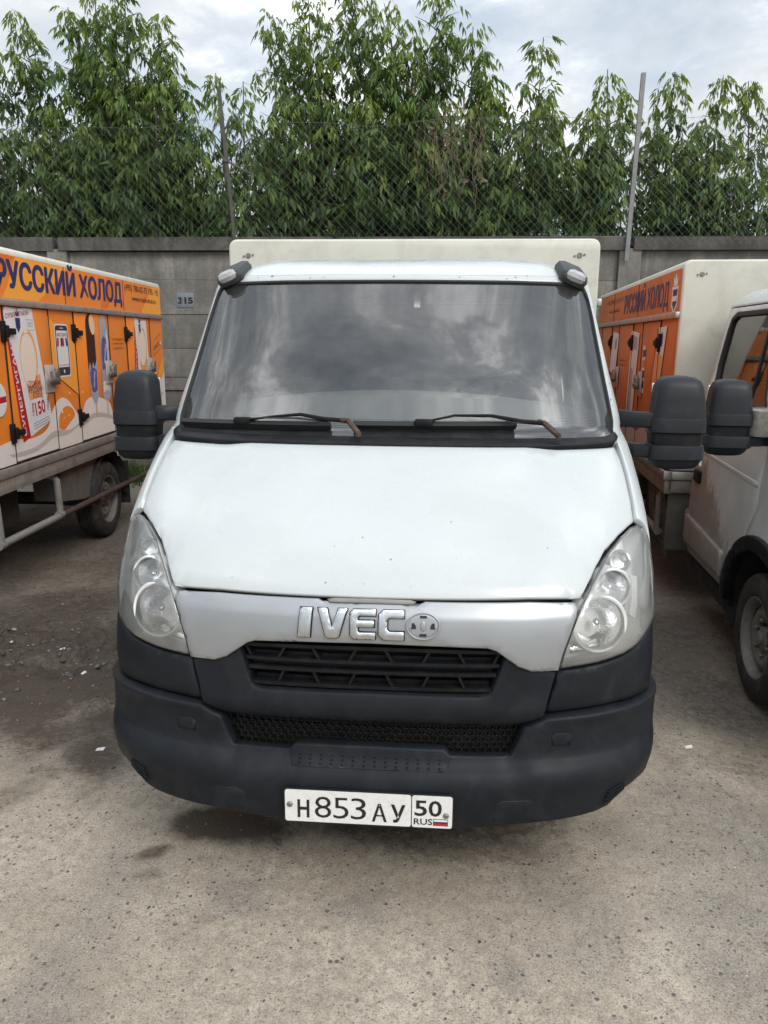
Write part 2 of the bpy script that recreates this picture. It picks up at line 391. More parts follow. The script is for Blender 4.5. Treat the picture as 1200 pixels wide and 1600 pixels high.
TM = [_tan(TB[:, 0], TB[:, k]) for k in range(6)]
def tab(v):
    v = np.clip(v, 0, 15.5); i = np.clip(np.searchsorted(TB[:, 0], v)-1, 0, len(TB)-2); h = TB[i+1, 0]-TB[i, 0]; t = (v-TB[i, 0])/h
    return [(2*t**3-3*t*t+1)*TB[i, k]+(t**3-2*t*t+t)*TM[k][i]*h+(-2*t**3+3*t*t)*TB[i+1, k]+(t**3-t*t)*TM[k][i+1]*h for k in range(1, 6)]
YB = 2.45
def S(u, v):
    u = np.asarray(u, float); v = np.asarray(v, float); z, y0, W, D, n = tab(v); a = np.abs(u); s = np.sin(np.minimum(a, 1)*np.pi/2)
    g = 1-np.maximum(0, 1-s**n)**(1/n); y = y0+D*g; y = np.where(a > 1, y+(a-1)*(YB-y0-D), y)
    return np.stack([np.sign(u)*W*s, y, z+0*a], -1)
def SN(u, v):
    e = 1e-3; du = S(u+e, v)-S(u-e, v); dv = S(u, v+e*5)-S(u, v-e*5); n = np.cross(du, dv); return n/(np.linalg.norm(n, axis=-1, keepdims=True)+1e-12)
KU, KV = 1.42, .105
def on_skin(off=0., prof=None):
    def f(P, D):
        u, v = P[:, 0]/KU, P[:, 1]/KV; o = off-D
        if prof is not None: o = o+prof(u, v)
        return S(u, v)+SN(u, v)*np.asarray(o)[:, None]
    return f
def sk(poly): return [(u*KU, v*KV) for u, v in poly]
def both(half):       # a half outline (from bottom centre outwards and up to top centre) completed across the middle
    return list(half)+[(-u, v) for u, v in half[::-1] if u > 0]
def flip(poly): return [(-u, v) for u, v in poly]
def skin(name, poly, mt, parent, off=0., holes=(), step=.035, rnd=.005, thick=.02, prof=None, ang=50):
    return sheet(name, sk(poly), on_skin(off, prof), mt, parent, [sk(h) for h in holes], step, rnd, thick, ang)
def sstep(a, b, x): t = np.clip((x-a)/(b-a), 0, 1); return t*t*(3-2*t)
def skin_bar(mb, path, wd, dp, off, mi=0):
    """A rectangular bar following (u, v) points on the skin: width wd across, depth dp inwards from off."""
    u = np.array([p[0] for p in path], float); v = np.array([p[1] for p in path], float); P = S(u, v); Nn = SN(u, v)
    T = np.gradient(P, axis=0); T /= np.linalg.norm(T, axis=1)[:, None]+1e-12; B = np.cross(Nn, T); B /= np.linalg.norm(B, axis=1)[:, None]+1e-12
    V = []; F = []
    for i in range(len(P)):
        for a, d in ((-.5, off), (.5, off), (.5, off-dp), (-.5, off-dp)): V.append(P[i]+B[i]*a*wd+Nn[i]*d)
        if i: F += [(4*i-4+k, 4*i-4+(k+1) % 4, 4*i+(k+1) % 4, 4*i+k) for k in range(4)]
    k = 4*len(P)-4; F += [(3, 2, 1, 0), (k, k+1, k+2, k+3)]
    mb.add(V, F, mi)
def sideX(z): return tab(np.interp(z, TB[:, 1], TB[:, 0]))[2]
def on_side(sg, off=0., bulge=.03):
    """(y, z) outline on the cab's flank; sg is the side."""
    def f(P, D):
        y, z = P[:, 0], P[:, 1]; x = sideX(z)+bulge*sstep(.5, 1.2, y)*sstep(1.5, .8, z)+off-D
        return np.stack([sg*x, y, z], 1)
    return f
def side(name, poly, mt, parent, sg, off=0., holes=(), step=.06, rnd=.005, thick=.02, bulge=.03):
    o = sheet(name, poly, on_side(sg, off, bulge), mt, parent, holes, step, rnd, thick)
    if sg < 0: o.data.flip_normals()
    return o
def arc(cx, cy, r, a0, a1, n): return [(cx+r*math.cos(R(a0+(a1-a0)*k/n)), cy+r*math.sin(R(a0+(a1-a0)*k/n))) for k in range(n+1)]

def thing(name, label, cat, loc=(0, 0, 0), rz=0., group=None):
    o = link(bpy.data.objects.new(name, None)); o.location = loc; o.rotation_euler = (0, 0, rz); o.empty_display_size = .2
    o['label'] = label; o['category'] = cat
    if group: o['group'] = group
    return o
def tag(o, label=None, cat=None, group=None, kind=None):
    for k, x in (('label', label), ('category', cat), ('group', group), ('kind', kind)):
        if x: o[k] = x
    return o
# ------------------------------------------------------------------ ground
_gr = {}
def vnoise(x, y, seed):
    if seed not in _gr: _gr[seed] = np.random.default_rng(seed).random((256, 256))
    g = _gr[seed]; xi = np.floor(x).astype(int); yi = np.floor(y).astype(int); fx, fy = x-xi, y-yi
    fx = fx*fx*(3-2*fx); fy = fy*fy*(3-2*fy); a = lambda i, j: g[(xi+i) % 256, (yi+j) % 256]
    return (a(0, 0)*(1-fx)+a(1, 0)*fx)*(1-fy)+(a(0, 1)*(1-fx)+a(1, 1)*fx)*fy
def fbm(x, y, s, oct_=5, seed=1):
    r = 0; a = .5; t = 0
    for k in range(oct_): r = r+a*vnoise(x*s, y*s, seed+k); t += a; a *= .55; s *= 2.03
    return r/t
def blob(x, y, cx, cy, rx, ry, soft=.5, seed=3, ang=0., nz=.6):
    c, s = math.cos(ang), math.sin(ang); dx, dy = x-cx, y-cy
    d = np.hypot((dx*c+dy*s)/rx, (-dx*s+dy*c)/ry)+nz*(fbm(x, y, 3.1, 5, seed)-.5)*1.6
    return 1-sstep(1-soft, 1+soft*.4, d)
def broken(x, y):       # where the asphalt has crumbled
    return np.maximum(blob(x, y, -2.15, 2.05, .75, .40, .5, 11, .1, .8), .75*blob(x, y, -2.7, 1.55, .55, .5, .6, 12, 0, .9))
def gz(x, y):
    x = np.asarray(x, float); y = np.asarray(y, float)
    near = sstep(14, 8, np.hypot(x, y-2))
    z = (.014*(fbm(x, y, .7, 3, 21)-.5)+.010*(fbm(x, y, 3.5, 3, 31)-.5)+.006*(fbm(x, y, 16, 3, 41)-.5))*near
    b = broken(x, y); n = fbm(x+.3*fbm(x, y, 5, 3, 77), y, 7.5, 4, 51)
    z = z-.048*b*(.25+sstep(.46, .53, n))+.024*b*(fbm(x, y, 24, 3, 61)-.5)
    z = z-.018*blob(x, y, -1.5, 1.25, .55, .5, .8, 13)
    return z-.045*sstep(1.2, 1.7, x)*near-.004
def axis(a, b, h, far, n):
    m = np.arange(a, b+h/2, h); g = (np.linspace(0, 1, n+1)[1:]**2.6)*far; return np.concatenate([(a-g)[::-1], m, b+g])
gx_, gy_ = axis(-4.2, 3.2, .026, 400, 26), axis(-1.6, 5.2, .026, 400, 26)
GX, GY = np.meshgrid(gx_, gy_); GZ = gz(GX, GY); nx_, ny_ = len(gx_), len(gy_)
me = bpy.data.meshes.new('ground'); me.vertices.add(nx_*ny_); me.vertices.foreach_set('co', np.stack([GX, GY, GZ], -1).astype(np.float32).ravel())
ii, jj = np.meshgrid(np.arange(ny_-1), np.arange(nx_-1), indexing='ij'); q0 = (ii*nx_+jj).ravel(); Q = np.stack([q0, q0+1, q0+nx_+1, q0+nx_], 1).astype(np.int32)
me.loops.add(Q.size); me.loops.foreach_set('vertex_index', Q.ravel()); me.polygons.add(len(Q)); me.polygons.foreach_set('loop_start', np.arange(0, Q.size, 4, dtype=np.int32))
me.polygons.foreach_set('use_smooth', np.ones(len(Q), bool)); me.update(calc_edges=True)
# worn surface with shade painted in: R = damp dirt, oil, bumper and truck shade, G = worn asphalt through the dust and truck shade, B = crumbled edge
x, y = GX.ravel(), GY.ravel()
damp_shaded = np.maximum.reduce([1.*blob(x, y, -1.95, 1.60, .85, .50, .7, 5, .05, .7), .95*blob(x, y, -1.85, 1.28, .85, .50, .7, 35, .0, .8), .78*blob(x, y, -2.2, 2.2, 1.5, 1.25, .8, 25, .05, .7), .50*blob(x, y, 1.7, 1.9, .9, 1.6, .8, 26, .1, .6), .6*blob(x, y, -2.5, 4.5, 2.5, 2., .6, 28, 0, .5), .75*blob(x, y, -2.15, 2.15, .5, .25, .6, 6), .85*blob(x, y, -1.28, .82, .17, .34, .8, 7, .5, .7), .42*blob(x, y, -1.5, .55, .10, .5, .8, 8, -.5, .8), 1.0*blob(x, y, -.60, .42, .26, .13, .6, 9, 0, .8), .75*blob(x, y, 0., .50, .75, .22, .6, 39, 0, .9), .55*blob(x, y, .2, .50, .55, .10, .7, 14, 0, 1.), .75*blob(x, y, -.80, .235, .075, .045, .5, 15, .6, 1.), .45*blob(x, y, -.77, .12, .06, .03, .6, 17), .5*blob(x, y, .62, .48, .14, .06, .6, 18), .35*blob(x, y, 1.7, 1.2, .5, .9, .9, 19)])  # shade of trucks and bumper painted in among damp dirt and oil
dust = sstep(.30, .62, fbm(x*.9, y, .9, 4, 91)+.30*sstep(1.3, .2, y)-.13*sstep(1.6, 3.2, y)-.10)  # ground farther back has less dust, darkened also for painted truck shade
asph_shade = np.clip(1-dust, 0, 1)
asph_shade = np.maximum(asph_shade, .8*sstep(.60, .72, fbm(x, y, 2.3, 5, 97))*.8)
colr = np.stack([damp_shaded, asph_shade, broken(x, y), np.ones_like(damp_shaded)], 1).astype(np.float32)
at = me.color_attributes.new('wear_shade', 'FLOAT_COLOR', 'POINT'); at.data.foreach_set('color', colr.ravel())
def ground_mat():
    m, n, l, b = newmat('dusty_asphalt'); setc(b, (.2, .18, .16), .9, 0, .3); co = objco(n)
    a = n.new('ShaderNodeVertexColor'); a.layer_name = 'wear_shade'; sp = n.new('ShaderNodeSeparateColor'); l.new(a.outputs['Color'], sp.inputs[0])
    patch = noise(n, l, co, 1.6, 7, .6, .4); grain = noise(n, l, co, 170, 5, .78); mid = noise(n, l, co, 24, 6, .68, .3)
    sand = ramp(n, l, patch, [(.3, (.345, .286, .218)), (.55, (.468, .402, .318)), (.75, (.56, .495, .40))])
    sand = mixc(n, l, ramp(n, l, mid, [(.40, .55), (.62, 0.)]), sand, (.235, .202, .166))
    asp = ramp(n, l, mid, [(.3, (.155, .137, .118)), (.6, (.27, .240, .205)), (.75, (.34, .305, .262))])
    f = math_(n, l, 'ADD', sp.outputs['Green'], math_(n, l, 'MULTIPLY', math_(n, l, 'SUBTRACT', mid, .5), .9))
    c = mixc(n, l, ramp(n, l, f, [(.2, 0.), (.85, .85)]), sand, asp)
    # stones of the asphalt showing: cells of two sizes, only some of them dark or pale
    hgt = None
    for sc, keep, dark, pale, amt in ((55, .60, (.055, .056, .06), (.40, .385, .36), .85), (120, .55, (.075, .072, .07), (.46, .43, .39), .75), (240, .5, (.10, .092, .085), (.5, .46, .41), .5)):
        v = n.new('ShaderNodeTexVoronoi'); v.inputs['Scale'].default_value = sc; v.inputs['Randomness'].default_value = 1.; l.new(co, v.inputs['Vector'])
        vc = n.new('ShaderNodeSeparateColor'); l.new(v.outputs['Color'], vc.inputs[0])
        rad = math_(n, l, 'ADD', math_(n, l, 'MULTIPLY', vc.outputs['Green'], .30), .18)
        inside = ramp(n, l, math_(n, l, 'SUBTRACT', rad, v.outputs['Distance']), [(.0, 0.), (.08, 1.)])
        dens = math_(n, l, 'ADD', math_(n, l, 'MULTIPLY', sp.outputs['Green'], .35), math_(n, l, 'MULTIPLY', patch, .5))
        sel = math_(n, l, 'GREATER_THAN', math_(n, l, 'ADD', vc.outputs['Red'], dens), keep+.50)
        k = math_(n, l, 'MULTIPLY', math_(n, l, 'MULTIPLY', inside, sel), amt)
        tone = ramp(n, l, vc.outputs['Blue'], [(.0, dark), (.62, tuple(x*1.7 for x in dark)), (.72, (.26, .24, .215)), (.93, (.30, .28, .25)), (.97, pale)])
        c = mixc(n, l, k, c, tone)
        hgt = k if hgt is None else math_(n, l, 'ADD', hgt, math_(n, l, 'MULTIPLY', k, .5))
    c = mixc(n, l, ramp(n, l, grain, [(.36, .7), (.52, 0.)]), c, (.10, .088, .076), 'MIX')
    c = mixc(n, l, ramp(n, l, grain, [(.56, 0.), (.68, .55)]), c, (.56, .51, .43), 'MIX')
    crumb = noise(n, l, co, 38, 6, .7, .6)
    c = mixc(n, l, math_(n, l, 'MULTIPLY', sp.outputs['Blue'], ramp(n, l, crumb, [(.40, .9), (.58, .15)])), c, (.060, .050, .042))
    cr = math_(n, l, 'ABSOLUTE', math_(n, l, 'SUBTRACT', noise(n, l, co, 1.9, 8, .62, .35), .5))
    crf = math_(n, l, 'MULTIPLY', ramp(n, l, cr, [(.0, 1.), (.006, .8), (.014, 0.)]), math_(n, l, 'ADD', math_(n, l, 'MULTIPLY', sp.outputs['Red'], .75), .12))
    c = mixc(n, l, crf, c, (.045, .038, .032))
    wf = math_(n, l, 'MINIMUM', math_(n, l, 'MULTIPLY', math_(n, l, 'MULTIPLY', sp.outputs['Red'], 1.35), ramp(n, l, mid, [(.25, 1.), (.75, .6)])), .95)
    c = mixc(n, l, wf, c, mixc(n, l, grain, (.046, .035, .026), (.078, .060, .045)))
    l.new(c, b.inputs['Base Color'])
    l.new(ramp(n, l, wf, [(0, .92), (1, .68)]), b.inputs['Roughness'])
    h = math_(n, l, 'ADD', math_(n, l, 'MULTIPLY', hgt, .6), math_(n, l, 'ADD', math_(n, l, 'MULTIPLY', grain, .5), math_(n, l, 'MULTIPLY', mid, .9)))
    bump(n, l, b, h, .55, .006); return m
me.materials.append(ground_mat()); ground = link(bpy.data.objects.new('ground', me)); ground['kind'] = 'structure'

# ------------------------------------------------------------------ concrete wall with its number plate
def concrete_mat(name, col, streak=.55, dark=(.075, .073, .068)):
    m, n, l, b = newmat(name); setc(b, col, .9, 0, .25); co = objco(n)
    oi = n.new('ShaderNodeObjectInfo')
    base = ramp(n, l, noise(n, l, co, 3.2, 8, .65, .4), [(.28, tuple(x*.62 for x in col)), (.55, col), (.8, tuple(x*1.28 for x in col))])
    mp = n.new('ShaderNodeMapping'); mp.inputs['Scale'].default_value = (5.5, 5.5, .45); l.new(co, mp.inputs[0])
    st = ramp(n, l, noise(n, l, mp.outputs[0], 1.6, 8, .68, .3), [(.44, 0.), (.68, streak)])
    c = mixc(n, l, st, base, dark)
    pt = ramp(n, l, noise(n, l, co, 1.15, 9, .72, .9), [(.40, 0.), (.60, .92)]); c = mixc(n, l, pt, c, tuple(x*1.5 for x in dark))
    sp = noise(n, l, co, 40, 6, .7); c = mixc(n, l, ramp(n, l, sp, [(.36, .45), (.5, 0.)]), c, tuple(x*.4 for x in col))
    moss = ramp(n, l, noise(n, l, co, 2.1, 7, .7, 1.), [(.62, 0.), (.74, .5)]); c = mixc(n, l, moss, c, (.085, .085, .06))
    c = mixc(n, l, math_(n, l, 'MULTIPLY', oi.outputs['Random'], .30), c, tuple(x*.72 for x in col))
    l.new(c, b.inputs['Base Color'])
    bump(n, l, b, math_(n, l, 'ADD', noise(n, l, co, 60, 8, .7), math_(n, l, 'MULTIPLY', noise(n, l, co, 9, 6, .6), 1.5)), .5, .012); return m
mat['concrete'] = concrete_mat('weathered_concrete', (.265, .252, .226))
mat['coping'] = concrete_mat('blackened_concrete', (.15, .143, .132), .7, (.03, .03, .028))
def ruff(mb, c, d, seed, seg=.35, amp=.006):
    """A cast block with chipped, slightly uneven arrises."""
    r = random.Random(seed); k = len(mb.V); mb.box(c, d, bev=.007)
    for i in range(k, len(mb.V)):
        v = mb.V[i]; mb.V[i] = (v[0]+r.uniform(-amp, amp), v[1]+r.uniform(-amp, amp), v[2]+r.uniform(-amp, amp))
wall = thing('concrete_wall', 'tall stained concrete block wall with dark coping behind the trucks', 'wall', (0, 0, 0))
WY = 8.0; piers = [-8.43, -4.80, -1.17, 2.46, 6.09, 9.72]
for i, px in enumerate(piers):
    m = MB(); ruff(m, (px, WY+.10, 1.43), (.26, .34, 2.96), 50+i); m.build('pier', mat['concrete'], wall)
levels = [(-.05, .30), (.303, .72), (.723, 1.125), (1.128, 1.29), (1.293, 1.667), (1.670, 2.105), (2.108, 2.535), (2.538, 2.885)]
for i in range(len(piers)-1):
    x0, x1 = piers[i]+.135, piers[i+1]-.135
    for j, (za, zb) in enumerate(levels):
        nb = 2 if j in (0, 3) else 1; e = [x0+(x1-x0)*k/nb for k in range(nb+1)]
        if j in (4, 6): e = [x0, x0+(x1-x0)*.62, x1]
        for k in range(len(e)-1):
            pr_ = {0: -.10, 1: -.06, 2: -.02, 3: -.045}.get(j, 0)
            m = MB(); ruff(m, ((e[k]+e[k+1])/2, WY+.10+pr_/2+random.uniform(-.004, .004), (za+zb)/2), (e[k+1]-e[k]-.003, .20-pr_, zb-za), i*100+j*10+k, amp=.004); m.build('block', mat['concrete'], wall)
    m = MB(); m.box(((x0+x1)/2, WY+.12, 1.42), (x1-x0+.1, .10, 2.94)); m.build('core', mat['concrete'], wall)
    m = MB(); ruff(m, ((x0+x1)/2, WY+.08, 2.97), (x1-x0+.20, .34, .158), 900+i); m.build('coping', mat['coping'], wall)
sg_ = thing('number_sign', 'small grey stencilled plate reading 315 on the concrete wall', 'sign', (-3.15, WY-.006, 2.285))
m = MB(); m.box((0, 0, 0), (.225, .006, .185), bev=.002); m.build('plate', M('bluish_grey_paint', (.17, .185, .215), .6, var=.15, vs=12, dirt=(.25, .24, .22), dirt_amt=.4), sg_)
text('number', '315', lambda P: np.stack([P[:, 0], np.full(len(P), -.0045), P[:, 1]], 1), -.098, .102, -.045, .04, mat['ink'], sg_, .05)
for xx in (-.045, .03): m = MB(); m.box((xx, -.0052, -.005), (.007, .001, .11)); m.build('stencil_bridge', bpy.data.materials['bluish_grey_paint'], sg_)

# ------------------------------------------------------------------ chain-link fence on top of the wall
mat['oldpost'] = M('blackened_steel', (.075, .072, .066), .7, .2, var=.2, vs=9)
fence = thing('chain_link_fence', 'wire mesh fence on steel posts above the concrete wall', 'fence', (0, 0, 0))
FY = WY-.13
for i, (xb, xt, zb, zt, ww, y_) in enumerate(((2.40, 2.445, 2.76, 4.84, .05, FY-.005), (-2.42, -2.57, 2.80, 4.76, .042, FY-.005), (-7.1, -7.0, 2.75, 4.8, .055, FY-.005), (7.2, 7.25, 2.75, 4.8, .055, FY-.005))):
    m = MB(); a = Vector((xb, y_, zb)); b_ = Vector((xt, y_, zt)); d = b_-a
    for off, dim in (((0, 0, 0), (ww, .006)), ((-ww/2+.003, .024, 0), (.006, .045))):
        P = [(a+d*s+Vector(off)+Vector((sx*dim[0]/2, sy*dim[1]/2, 0))) for s in (0, 1) for sx, sy in ((-1, -1), (1, -1), (1, 1), (-1, 1))]
        m.add(P, [(0, 1, 2, 3), (7, 6, 5, 4)]+[(k, (k+1) % 4, (k+1) % 4+4, k+4) for k in range(4)])
    o = m.build('post', mat['oldpost'] if i == 1 else mat['galv'], fence, False)
def mesh_net():
    zt, x0, x1, st = 4.36, -9.0, 9.0, .098; mb = MB(); r_ = random.Random(5)
    sag = lambda x: .035*math.sin(x*1.9)+.02*math.sin(x*4.3+1)
    low = lambda x: 2.70 if x > 2.3 else (2.86 if x > -2.4 else 2.80)
    ylay = lambda x, z: FY+.012*math.sin(x*3+z*2)
    H = zt-2.66; n = int((x1-x0+H)/st)
    for s in (1, -1):
        for k in range(n):
            xa = x0-H+k*st if s > 0 else x0+k*st
            pts = []
            for q in range(7):
                z = 2.66+H*q/6; x_ = xa+s*(H*q/6); zz = z+sag(x_)*(q/6)
                if x_ < x0 or x_ > x1 or z < low(x_)-.001: continue
                pts.append((x_, ylay(x_, z)+s*.0018, zz))
            if len(pts) > 1: mb.tube(pts, .0012, 3, caps=False)
    for zz in (zt-.005,):
        mb.tube([(x_, FY+.004, zz+sag(x_)) for x_ in np.linspace(x0, x1, 60)], .0018, 4)
    return mb
o = mesh_net().build('wire_mesh', mat['wire'], fence); o['kind'] = 'stuff'

# ------------------------------------------------------------------ the box truck (one builder, then copied)
def offset_poly(poly, d):
    p = np.asarray(poly, float)
    if area2(p) < 0: p = p[::-1]
    e0 = p-np.roll(p, 1, 0); e1 = np.roll(p, -1, 0)-p
    n0 = np.stack([e0[:, 1], -e0[:, 0]], 1); n1 = np.stack([e1[:, 1], -e1[:, 0]], 1)
    n0 /= np.linalg.norm(n0, axis=1)[:, None]; n1 /= np.linalg.norm(n1, axis=1)[:, None]
    m = n0+n1; m /= (m*m).sum(1)[:, None]/2+.15; return [tuple(x) for x in p+m*d]

def make_wheel(parent, y, sg, xout, r=.34, w=.205):
    wh = link(bpy.data.objects.new('wheel', None), parent); wh.location = (sg*(xout-w/2), y, r)
    t = MB(); ax = (sg, 0, 0); h = w/2
    prof = [(r*.61, -h*.86), (r*.66, -h), (r*.84, -h*1.02), (r*.95, -h*.9), (r*.99, -h*.74)]
    for k, g in enumerate((-.5, -.17, .17, .5)):
        prof += [(r, h*(g-.13)), (r*.972, h*(g-.12)), (r*.972, h*(g-.08)), (r, h*(g-.07))]
    prof += [(r*.99, h*.74), (r*.95, h*.9), (r*.90, h*.97), (r*.885, h*.955), (r*.84, h*1.02), (r*.72, h*1.03), (r*.66, h*1.0), (r*.61, h*.86)]
    t.lathe(prof, (0, 0, 0), ax, 56)
    fix_normals(t.build('tyre', mat['tyre'], wh))
    # pressed steel disc with ten hand holes
    R0 = r*.60
    def dish(rad): return h*(.30+.34*np.exp(-((rad-R0*.66)/(R0*.20))**2)-.25*sstep(R0*.8, R0, rad)-.30*sstep(R0*.40, R0*.2, rad)*0)
    def f(P, D):
        rad = np.linalg.norm(P, axis=1); return np.stack([sg*(dish(rad)-D), P[:, 0], P[:, 1]], 1)
    circ = lambda cx, cy, a, n: [(cx+a*math.cos(2*math.pi*k/n), cy+a*math.sin(2*math.pi*k/n)) for k in range(n)]
    holes = [circ(R0*.80*math.cos(2*math.pi*k/10), R0*.80*math.sin(2*math.pi*k/10), R0*.085, 10) for k in range(10)]
    d = sheet('rim', circ(0, 0, R0*.97, 48), f, mat['rim'], wh, holes, .022, .002, .012)
    if sg < 0: d.data.flip_normals()
    b = MB(); b.lathe([(R0*1.06, h*.93), (R0*1.03, h*.95), (R0*.98, h*.86), (R0*.93, h*.3), (R0*.93, -h*.7)], (0, 0, 0), ax, 48)
    b.build('rim_flange', mat['rim'], wh)
    hb = MB(); hb.lathe([(R0*.30, h*.28), (R0*.30, h*.52), (R0*.26, h*.58), (R0*.18, h*.60), (R0*.17, h*.74), (R0*.13, h*.78), (0.001, h*.78)], (0, 0, 0), ax, 24)
    hb.build('hub', mat['rim'], wh)
    for k in range(6):
        a = 2*math.pi*k/6+.3; nb = MB(); nb.lathe([(.013, h*.3), (.013, h*.62), (.009, h*.66), (.001, h*.66)], (0, R0*.45*math.cos(a), R0*.45*math.sin(a)), ax, 6)
        nb.build('wheel_bolt', mat['bolt'], wh)
    bd = MB(); bd.lathe([(R0*.95, -h*.2), (.001, -h*.2)], (0, 0, 0), ax, 24); bd.build('brake_drum', mat['chassis'], wh)
    return wh

def ringloft(mb, secs, n=28, e=4., mi=0):
    """secs: (z, x0, x1, y0, y1): rounded-rectangle rings stacked upwards and capped."""
    V = []; F = []
    for z, x0, x1, y0, y1 in secs:
        for k in range(n):
            a = 2*math.pi*k/n; c, s = math.cos(a), math.sin(a)
            V.append(((x0+x1)/2+(x1-x0)/2*math.copysign(abs(c)**(2/e), c), (y0+y1)/2+(y1-y0)/2*math.copysign(abs(s)**(2/e), s), z))
    for i in range(len(secs)-1): F += [(i*n+k, i*n+(k+1) % n, (i+1)*n+(k+1) % n, (i+1)*n+k) for k in range(n)]
    F += [tuple(range(n))[::-1], tuple((len(secs)-1)*n+k for k in range(n))]
    mb.add(V, F, mi)

def make_mirror(parent, sg):
    """Tall towing mirror on two arms: upper shell, ribbed middle, lower shell, two bands."""
    mr = link(bpy.data.objects.new('wing_mirror', None), parent)
    def part(name, secs, mt, e=4., subs=True):
        m = MB(); ringloft(m, [(z, min(sg*a, sg*b), max(sg*a, sg*b), c, d) for z, a, b, c, d in secs], 36, e); return m.build(name, mt, mr, True, 42)
    part('upper_shell', [(1.495, 1.046, 1.256, 1.02, 1.17), (1.53, 1.048, 1.255, 1.022, 1.17), (1.575, 1.052, 1.249, 1.028, 1.17), (1.618, 1.057, 1.243, 1.034, 1.17), (1.644, 1.067, 1.231, 1.045, 1.165), (1.658, 1.086, 1.21, 1.062, 1.16), (1.664, 1.12, 1.175, 1.085, 1.15)], mat['mirrorshell'])
    part('middle_shell', [(1.37, 1.052, 1.253, 1.029, 1.168), (1.45, 1.044, 1.254, 1.029, 1.168)], mat['plastic2'])
    part('lower_shell', [(1.288, 1.10, 1.20, 1.07, 1.15), (1.294, 1.075, 1.232, 1.05, 1.16), (1.31, 1.058, 1.248, 1.034, 1.165), (1.335, 1.048, 1.256, 1.021, 1.17)], mat['mirrorshell'])
    for z0, z1 in ((1.437, 1.502), (1.328, 1.392)):
        part('band', [(z0, 1.042, 1.256, 1.024, 1.168), (z0+.006, 1.037, 1.260, 1.0155, 1.172), (z1-.014, 1.038, 1.260, 1.016, 1.172), (z1-.003, 1.041, 1.258, 1.0185, 1.17), (z1, 1.046, 1.255, 1.025, 1.166)], mat['mirrorshell'])
    for k in (2,):
        m = MB(); m.box((sg*(1.10+.045*k), 1.034, 1.413), (.005, .006, .044), bev=.002); m.build('rib', mat['plastic2'], mr)
    for zc, h, xi in ((1.487, .066, .905), (1.363, .056, .93)):
        m = MB(); V = []; F = []
        secs = [(xi, 1.16, h*1.25), (xi+.03, 1.14, h*1.1), (.985, 1.10, h), (1.035, 1.085, h), (1.09, 1.085, h)]
        for x, y, hh in secs:
            for a in range(12):
                t = 2*math.pi*a/12; c, s = math.cos(t), math.sin(t)
                V.append((sg*x, y+.035*math.copysign(abs(c)**.5, c), zc-.012*(1.09-x)/.18*0+hh/2*math.copysign(abs(s)**.5, s)))
        for i in range(len(secs)-1): F += [(i*12+a, i*12+(a+1) % 12, (i+1)*12+(a+1) % 12, (i+1)*12+a) for a in range(12)]
        F += [tuple(range(12)), tuple(48+a for a in range(12))]
        m.add(V, F); fix_normals(m.build('arm', mat['mirrorshell'], mr))
    m = MB(); m.box((sg*1.15, 1.172, 1.56), (.17, .006, .14), bev=.002); m.box((sg*1.15, 1.172, 1.36), (.17, .006, .10), bev=.002); m.build('mirror_glass', mat['mirrorglass'], mr)
    m = MB(); m.box((sg*1.258, 1.10, 1.315), (.012, .05, .03), bev=.004); m.build('side_repeater', mat['lens'], mr)
    if sg < 0: mr.scale.x = .88; mr.location.x = -.08
    return mr

def box_f(sg, off): return lambda P: np.stack([np.full(len(P), sg*(1.1+off)), P[:, 0] if sg > 0 else -P[:, 0], P[:, 1]], 1)

